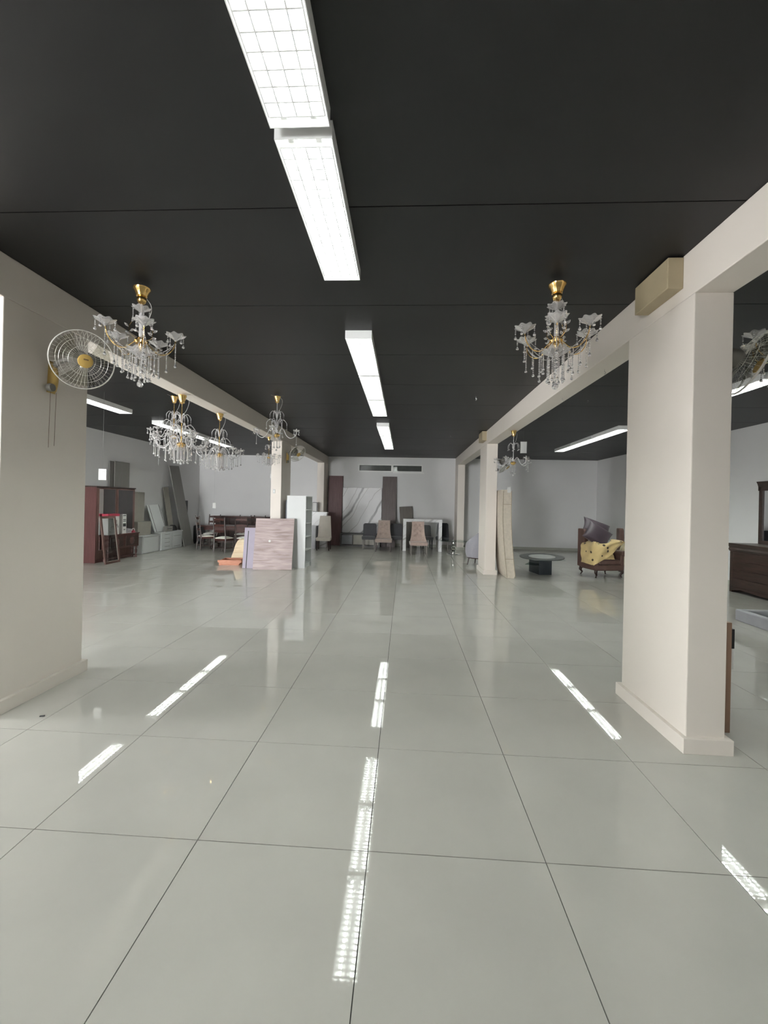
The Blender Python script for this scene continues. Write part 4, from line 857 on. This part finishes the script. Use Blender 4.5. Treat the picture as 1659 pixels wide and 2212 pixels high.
la = leather_seat('brown leather armchair with cabriole legs piled with dark pillows', LA, LR)
copy_tree(la, label='brown leather armchair with a cream throw mostly behind the nearer column', loc=(5.74, 10.45, 0), rz=math.radians(-10))
def pillow(name, label, loc, rot, w, h, th, m):
    def pt(u, v, s):
        a, b = u*2-1, v*2-1
        k = max(0, (1-abs(a)**2.6))*max(0, (1-abs(b)**2.6)); pin = 1-0.10*(1-abs(a)**2)*abs(b)**3; pin2 = 1-0.10*(1-abs(b)**2)*abs(a)**3
        return (a*w/2*pin2, s*(th/2*k**0.5+0.003), b*h/2*pin)
    o = MB().slab(lambda u, v: pt(u, v, -1), lambda u, v: pt(u, v, 1), 20, 20).build(name, m, None, smooth=60, loc=loc, rot=rot)
    return tag(o, label, 'pillow')
Mla = Matrix.Translation(LA) @ Matrix.Rotation(LR, 4, 'Z')
def inla(p): return tuple(Mla @ Vector(p))
def prot(tilt, roll): return (Matrix.Rotation(LR, 3, 'Z') @ Matrix.Rotation(math.radians(tilt), 3, 'X') @ Matrix.Rotation(math.radians(roll), 3, 'Y')).to_euler()
pillow('dark_pillow', 'plump aubergine pillow in front on the leather armchair', (4.51, 9.89, 0.965), prot(-36, 42), 0.57, 0.57, 0.20, 'purple')
pillow('dark_pillow', 'aubergine pillow lying tilted behind and above the front pillow', (4.62, 10.20, 1.12), prot(-42, 28), 0.64, 0.46, 0.14, 'purple')
plan = bezier([(-0.425, 0.12, 0), (-0.43, -0.12, 0), (-0.42, -0.33, 0), (-0.30, -0.385, 0), (-0.08, -0.385, 0), (0.14, -0.36, 0), (0.34, -0.30, 0)], 8)
def drape(u, v, o):
    i = u*(len(plan)-1); k = min(int(i), len(plan)-2); p = plan[k].lerp(plan[k+1], i-k); a = plan[k+1]-plan[k]; nr = Vector((a.y, -a.x)).normalized()
    zt = 0.80+0.03*math.sin(9*u)+0.05*u; zb = 0.30+0.02*math.sin(12*u) if u < 0.35 else 0.30+0.53*((u-0.35)/0.65)**1.15
    z = zt+(zb-zt)*v
    inn = max(0, (0.25-v)/0.25)**2*(0.10+0.05*math.sin(17*u))
    wob = 0.012*math.sin(22*u+5*v)+0.008*math.sin(13*v-9*u)+0.010
    off = wob-inn+o
    return (p.x-nr.x*(-off) if False else p.x+nr.x*off, p.y+nr.y*off, z+0.012*math.sin(15*u+2))
t = thing('spotted_throw', 'yellow throw with dark spots draped over the front leather armchair', 'throw', LA, LR)
MB().slab(lambda u, v: drape(u, v, 0.004), lambda u, v: drape(u, v, -0.002), 60, 30).build('drape', 'throw', t, smooth=60)
def crumple(u, v, s):
    a, b = u*2-1, v*2-1; k = max(0, 1-a**4)*max(0, 1-b**4)
    return (-0.08+a*0.21, -0.06+b*0.24, 0.425+(k**0.5*(0.31+0.03*math.sin(9*a+4*b)+0.025*math.sin(14*b-3*a))+0.004 if s else 0))
MB().slab(lambda u, v: crumple(u, v, 1), lambda u, v: crumple(u, v, 0), 28, 28).build('crumpled_heap', 'throw', t, smooth=50)
MB().slab(lambda u, v: (-0.36+0.17*u, -0.30+0.16*v, 0.66+0.20*(math.sin(PI*u)*math.sin(PI*v))**0.6+0.03*math.sin(11*u+7*v)), lambda u, v: (-0.36+0.17*u, -0.30+0.16*v, 0.62), 14, 14).build('bunched_fold', 'throw', t, smooth=50)
t = thing('cream_throw', 'cream spotted throw crumpled over the hidden leather armchair', 'throw', (5.46, 10.16, 0.0), 0.0)
def crump2(u, v, s):
    a, b = u*2-1, v*2-1; k = max(0, 1-a**4)*max(0, 1-b**4); dr = max(0, -a-0.1)
    return (a*0.33, b*0.22, 0.70-0.55*dr**1.6+(0.02+k**0.5*(0.13+0.04*math.sin(11*a+3*b)+0.03*math.sin(17*b-5*a)) if s else 0.0))
MB().slab(lambda u, v: crump2(u, v, 1), lambda u, v: crump2(u, v, 0), 30, 24).build('cloth', 'throw2', t, smooth=50)

# ------------------------------------------------------------------ right bay
t = thing('dark_dresser', 'dark wooden chest of drawers against the wall with a mirror on it', 'dresser', (6.76, 7.83, 0), -PI/2)
w, d, h = 1.52, 0.54, 0.96
MB().box(-w/2, w/2, -d/2+0.01, d/2, 0.10, 0.80).build('body', 'walnut', t)
MB().prism([(-d/2+0.005, 0.80), (-d/2-0.02, 0.84), (-d/2-0.005, 0.88), (-d/2-0.035, 0.935), (-d/2-0.035, h), (d/2, h), (d/2, 0.80)], -w/2-0.02, w/2+0.02, 'x').build('cornice', 'walnut', t, bevel=0.003)
for k in range(4): MB().box(-w/2+0.07, w/2-0.07, -d/2-0.004, -d/2+0.012, 0.12+k*0.168, 0.12+k*0.168+0.160).build('drawer', 'walnut', t, bevel=0.004)
for s in (-1, 1): MB().box(s*(w/2-0.03)-0.03, s*(w/2-0.03)+0.03, -d/2-0.002, d/2, 0, 0.80).build('corner_post', 'walnut', t, bevel=0.008)
MB().prism([(-w/2+0.06, 0.10), (w/2-0.06, 0.10), (w/2-0.06, 0.03), (w/2-0.25, 0.07), (0, 0.045), (-w/2+0.25, 0.07), (-w/2+0.06, 0.03)], -d/2+0.002, -d/2+0.02, 'y').build('apron', 'walnut', t)
t = thing('dresser_mirror', 'mirror in a dark crowned wooden frame standing on the dresser', 'mirror', (6.98, 7.83, 0.96), -PI/2)
w, h = 1.36, 1.22
for s in (-1, 1): MB().box(s*(w/2-0.04)-0.04, s*(w/2-0.04)+0.04, -0.03, 0.03, 0, h-0.10).build('stile', 'walnut', t, bevel=0.004)
MB().box(-w/2+0.08, w/2-0.08, -0.03, 0.03, 0, 0.07).build('lower_rail', 'walnut', t); MB().prism([(-0.03, h-0.18), (-0.03, h-0.10), (-0.045, h-0.05), (-0.07, h), (0.03, h), (0.03, h-0.18)], -w/2-0.02, w/2+0.02, 'x').build('crown', 'walnut', t, bevel=0.003)
MB().box(-w/2+0.08, w/2-0.08, -0.008, 0.02, 0.07, h-0.17).build('glass', 'mirror', t)
t = thing('bed_base', 'low grey upholstered bed base with an empty dark well', 'bed', (5.66, 5.33, 0))
q = MB(); a, b, h = 0.79, 1.0, 0.165
q.box(-a, -a+0.09, -b, b, 0, h).box(a-0.09, a, -b, b, 0, h).box(-a+0.09, a-0.09, -b, -b+0.09, 0, h).box(-a+0.09, a-0.09, b-0.09, b, 0, h); q.build('rim', 'bedgrey', t, bevel=0.018, seg=3)
MB().box(-a+0.09, a-0.09, -b+0.09, b-0.09, 0.01, 0.085).build('well', 'beddark', t)
t = thing('brown_board', 'brown box board with black and white sleeves propped behind the nearer column', 'board', (2.28, 3.10, 0))
MB().box(-0.09, 0.088, 0, 0.42, 0, 0.79).build('board', 'brownboard', t, bevel=0.002)
MB().box(0.088, 0.262, 0.20, 0.40, 0.54, 0.69).build('black_sleeve', 'black', t, bevel=0.003); MB().box(0.088, 0.258, 0.20, 0.40, 0.385, 0.54).build('white_sleeve', 'card_white', t, bevel=0.003)

# small dark litter on the floor
o = MB().box(-0.016, 0.016, -0.006, 0.006, 0, 0.008).build('dark_chip', 'black', None, bevel=0.002, loc=(-2.58, 2.86, 0), rot=(0, 0, 0.3)); tag(o, 'tiny dark chip on the floor tiles by the column plinth', 'litter')
